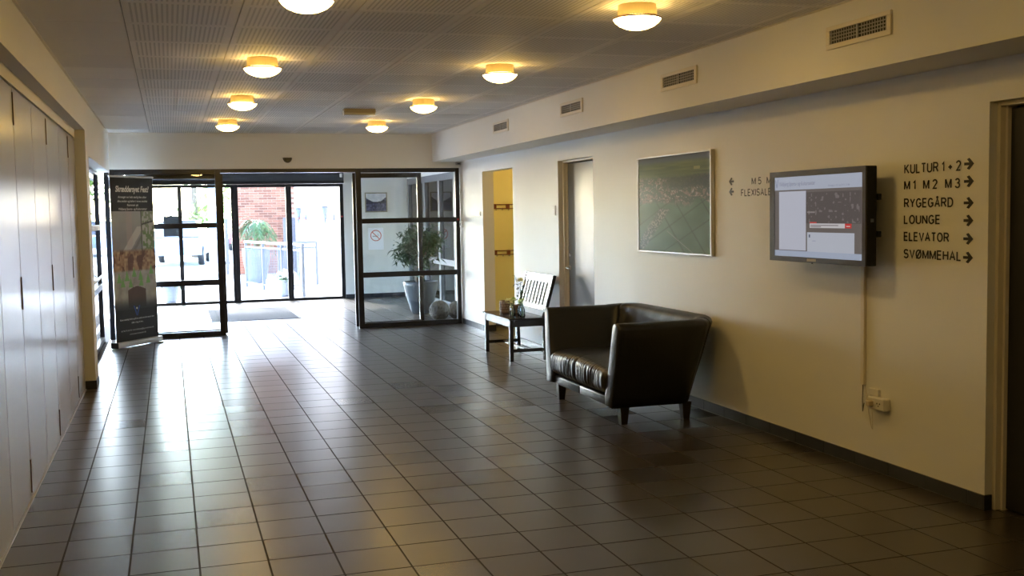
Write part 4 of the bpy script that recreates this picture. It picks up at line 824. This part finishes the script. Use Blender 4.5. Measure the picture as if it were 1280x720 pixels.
for k in range(46):
    a = rp.uniform(0, 2 * math.pi); L0 = rp.uniform(.32, .62); z00 = rp.uniform(1.15, 1.45); up = rp.uniform(.1, .55)
    for s in range(7):
        f0 = s / 7; pos = lambda f: Vector((math.cos(a) * L0 * f, math.sin(a) * L0 * f, z00 + up * f - .95 * L0 * f * f * 1.5)); p = pos(f0); d = (pos(f0 + .05) - p).normalized(); sd_ = d.cross(Vector((0, 0, 1))).normalized()
        for sg in (-1, 1):
            i = len(V); q = sd_ * sg; V += [p, p + q * .05 + d * .05 + Vector((0, 0, .012)), p + q * .11 + d * .12 - Vector((0, 0, .05)), p + q * .03 + d * .06]; F.append((i, i + 1, i + 2, i + 3))
fo = obj('fronds', pydata('fronds', V, F), FOLP, pp); fo['kind'] = 'stuff'
DRY = mat('dry_fronds', (.26, .16, .12), .7); leafset('dry_fronds', [(rng.normal(.08, .11), rng.normal(0, .08), rng.uniform(.95, 1.35)) for _ in range(160)], .12, DRY, pp, seed=14)['kind'] = 'stuff'
def flower_pot(x, y, label, fl_=True):
    t = thing('flower_pot', label, 'flower pot', (x, y, -.012), group='flower pots outside'); obj('pot', lathe([(0, 0), (.085, 0), (.11, .06), (.145, .24), (.14, .30), (.152, .32), (.13, .325), (.125, .27), (0, .26)], 28), mat('blue_grey_pot', (.20, .23, .29), .3) if 'blue_grey_pot' not in MAT else MAT['blue_grey_pot'], t, smooth=True)
    leafset('leaves', [(rng.normal(0, .075), rng.normal(0, .075), rng.uniform(.28, .40)) for _ in range(150)], .09, FOLP, t, seed=21)['kind'] = 'stuff'
    if fl_:
        for k in range(15): blossom((rng.normal(0, .085), rng.normal(0, .085), rng.uniform(.38, .50)), .04, mat('white_petals', (.82, .82, .78), .6) if 'white_petals' not in MAT else MAT['white_petals'], t, 26)
flower_pot(2.10, 21.25, 'blue grey pot with white flowers in front of the railing outside')
flower_pot(-.02, 20.75, 'blue grey pot of greenery outside the left entrance pane', False)
# wall lanterns on the sunlit wall
for y, lb in ((22.6, 'grey outdoor wall lantern on an arm, nearer to the entrance'), (27.4, 'grey outdoor wall lantern on the far end of the pale wall')):
    t = thing('wall_lantern', lb, 'lantern', (3.30, y, 1.50), group='outdoor wall lanterns'); obj('mount', B((-.03, 0, -.05, .05, -.06, .08), bevel=.004), GALV, t); obj('arm', tube([(-.02, 0, 0), (-.17, 0, -.01)], .012, 8), GALV, t)
    obj('lamp_body', lathe([(0, -.14), (.012, -.13), (.03, 0), (.075, .22), (.06, .235), (0, .24)], 16), GALV, t, (-.19, 0, 0)); obj('cap', lathe([(0, .275), (.085, .25), (.085, .235), (0, .235)], 16), GREYF, t, (-.19, 0, 0))
DARKW = mat('dark_fence_wood', (.12, .11, .12), .7, rand=.2)
for x0, x1, y, lb in ((1.28, 1.62, 29.5, 'dark plank fence left of the brick wall'), (2.90, 3.26, 29.2, 'dark plank gate between brick wall and pale wall')):
    t = thing('plank_fence', lb, 'fence', (x0, y, -.012), group='plank fences'); n = int((x1 - x0) / .115)
    for k in range(n): obj('plank', B((k * .115, k * .115 + .09, -.012, .012, .03, 1.52 + .02 * (k % 2))), DARKW, t)
    obj('cross_rail', B((0, n * .115, .012, .05, .3, .38)), DARKW, t); obj('post', B((0, .07, .012, .08, 0, 1.5)), DARKW, t)
py = thing('sign_pylon', 'slim grey pylon standing outside beyond the left pane', 'pylon', (1.05, 28.6, -.012)); obj('base', B((-.10, .12, -.1, .1, 0, 1.06)), mat('pylon_grey', (.30, .31, .34), .6), py); obj('panel', B((-.09, .11, -.06, .06, 1.06, 2.45)), mat('pylon_pale', (.42, .50, .56), .4), py); obj('cap', B((-.11, .13, -.11, .11, 2.45, 2.50)), GREYF, py)
def car(x, y, rz, col, label, nm='car'):
    t = thing(nm, label, 'car', (x, y, -.012), rz, group='parked cars'); m = mat('car_paint_' + nm, col, .3, coat=.5)
    pr = [(-2.1, .35), (-2.15, .6), (-2.0, .85), (-1.2, .95), (2.0, .9), (2.1, .6), (2.05, .35)]; cb = [(-1.5, .93), (-.75, 1.42), (.75, 1.45), (1.75, .92)]
    def pris(p, hw, hw2=None):
        bm = bmesh.new(); a = [bm.verts.new((q[0], -(hw2 if hw2 and q[1] > 1.2 else hw), q[1])) for q in p]; b = [bm.verts.new((q[0], (hw2 if hw2 and q[1] > 1.2 else hw), q[1])) for q in p]; n = len(p)
        for k in range(n): bm.faces.new((a[k], a[(k + 1) % n], b[(k + 1) % n], b[k]))
        bm.faces.new(a[::-1]); bm.faces.new(b); bmesh.ops.recalc_face_normals(bm, faces=bm.faces[:]); return bm
    obj('body', pris(pr, .85), m, t); obj('cabin', pris(cb, .78, .6), mat('car_glass', (.05, .06, .08), .1) if 'car_glass' not in MAT else MAT['car_glass'], t); obj('roof', B((-.72, .74, -.58, .58, 1.44, 1.48), bevel=.01), m, t)
    for sx in (-1.3, 1.3):
        for sy in (-.8, .8): obj('wheel', lathe([(0, -.1), (.31, -.1), (.33, -.06), (.33, .06), (.31, .1), (0, .1)], 20), BLACK, t, (sx, sy, .33)).rotation_euler = (math.pi / 2, 0, 0)
car(.35, 38.5, 1.45, (.22, .27, .36), 'grey blue car parked beyond the left pane, seen end on', 'parked_car'); car(3.6, 53, 1.5, (.35, .06, .06), 'red car parked behind the grey blue one', 'parked_car'); car(-2.6, 50, 1.6, (.30, .33, .38), 'pale grey car parked furthest left outside', 'parked_car')
def tree(x, y, hgt, r, label, seed, trunk=2.2, m=None, size=.42, n=2600, nm='leafy_tree'):
    t = thing(nm, label, 'tree', (x, y, -.012), group='trees outside'); q = np.random.default_rng(seed); obj('trunk', tube([(0, 0, 0), (.1, 0, trunk * .5), (0, .1, trunk), (.05, 0, hgt * .8)], [.2, .17, .14, .05], 8), BARK, t, smooth=True)
    pts = []
    for k in range(n // 40):
        a = q.uniform(0, 2 * math.pi); rr = r * q.uniform(0.1, 1) ** .5; z = trunk * .8 + (hgt - trunk * .8) * q.uniform(0, 1); rr *= math.sqrt(max(.1, 1 - ((z - (trunk + hgt) / 2) / ((hgt - trunk * .6) * .55)) ** 2)); c = np.array((rr * math.cos(a), rr * math.sin(a), z)); pts += [tuple(c + q.normal(0, .35, 3)) for _ in range(40)]
    leafset('crown', pts, size, m or FOLY, t, seed=seed, aspect=.6)['kind'] = 'stuff'
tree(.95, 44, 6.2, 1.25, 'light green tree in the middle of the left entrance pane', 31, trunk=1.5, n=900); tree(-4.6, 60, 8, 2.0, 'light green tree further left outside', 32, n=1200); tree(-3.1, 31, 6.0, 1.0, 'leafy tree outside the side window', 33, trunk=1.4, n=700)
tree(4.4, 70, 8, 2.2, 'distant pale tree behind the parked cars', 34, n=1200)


# assumed hedge, added to cut the daylight entering the side window
hd = thing('added_shade_hedge', 'added evergreen hedge blocking part of the daylight at the side window', 'hedge', (-2.6, 12.95, -.012)); q = np.random.default_rng(77); HH = 1.5
pts = [(q.choice((-.34, .34)) + q.normal(0, .04), q.uniform(-1.7, 1.7), q.uniform(.05, HH)) for _ in range(3200)] + [(q.uniform(-.35, .35), q.choice((-1.7, 1.7)) + q.normal(0, .04), q.uniform(.05, HH)) for _ in range(600)] + [(q.uniform(-.35, .35), q.uniform(-1.7, 1.7), HH + q.normal(0, .04)) for _ in range(900)]
leafset('foliage', pts, .13, FOL, hd, seed=78, aspect=.6)['kind'] = 'stuff'
obj('core', B((-.3, .3, -1.66, 1.66, 0, HH - .05), bevel=.06, seg=2), mat('hedge_core', (.018, .03, .014), .9), hd)
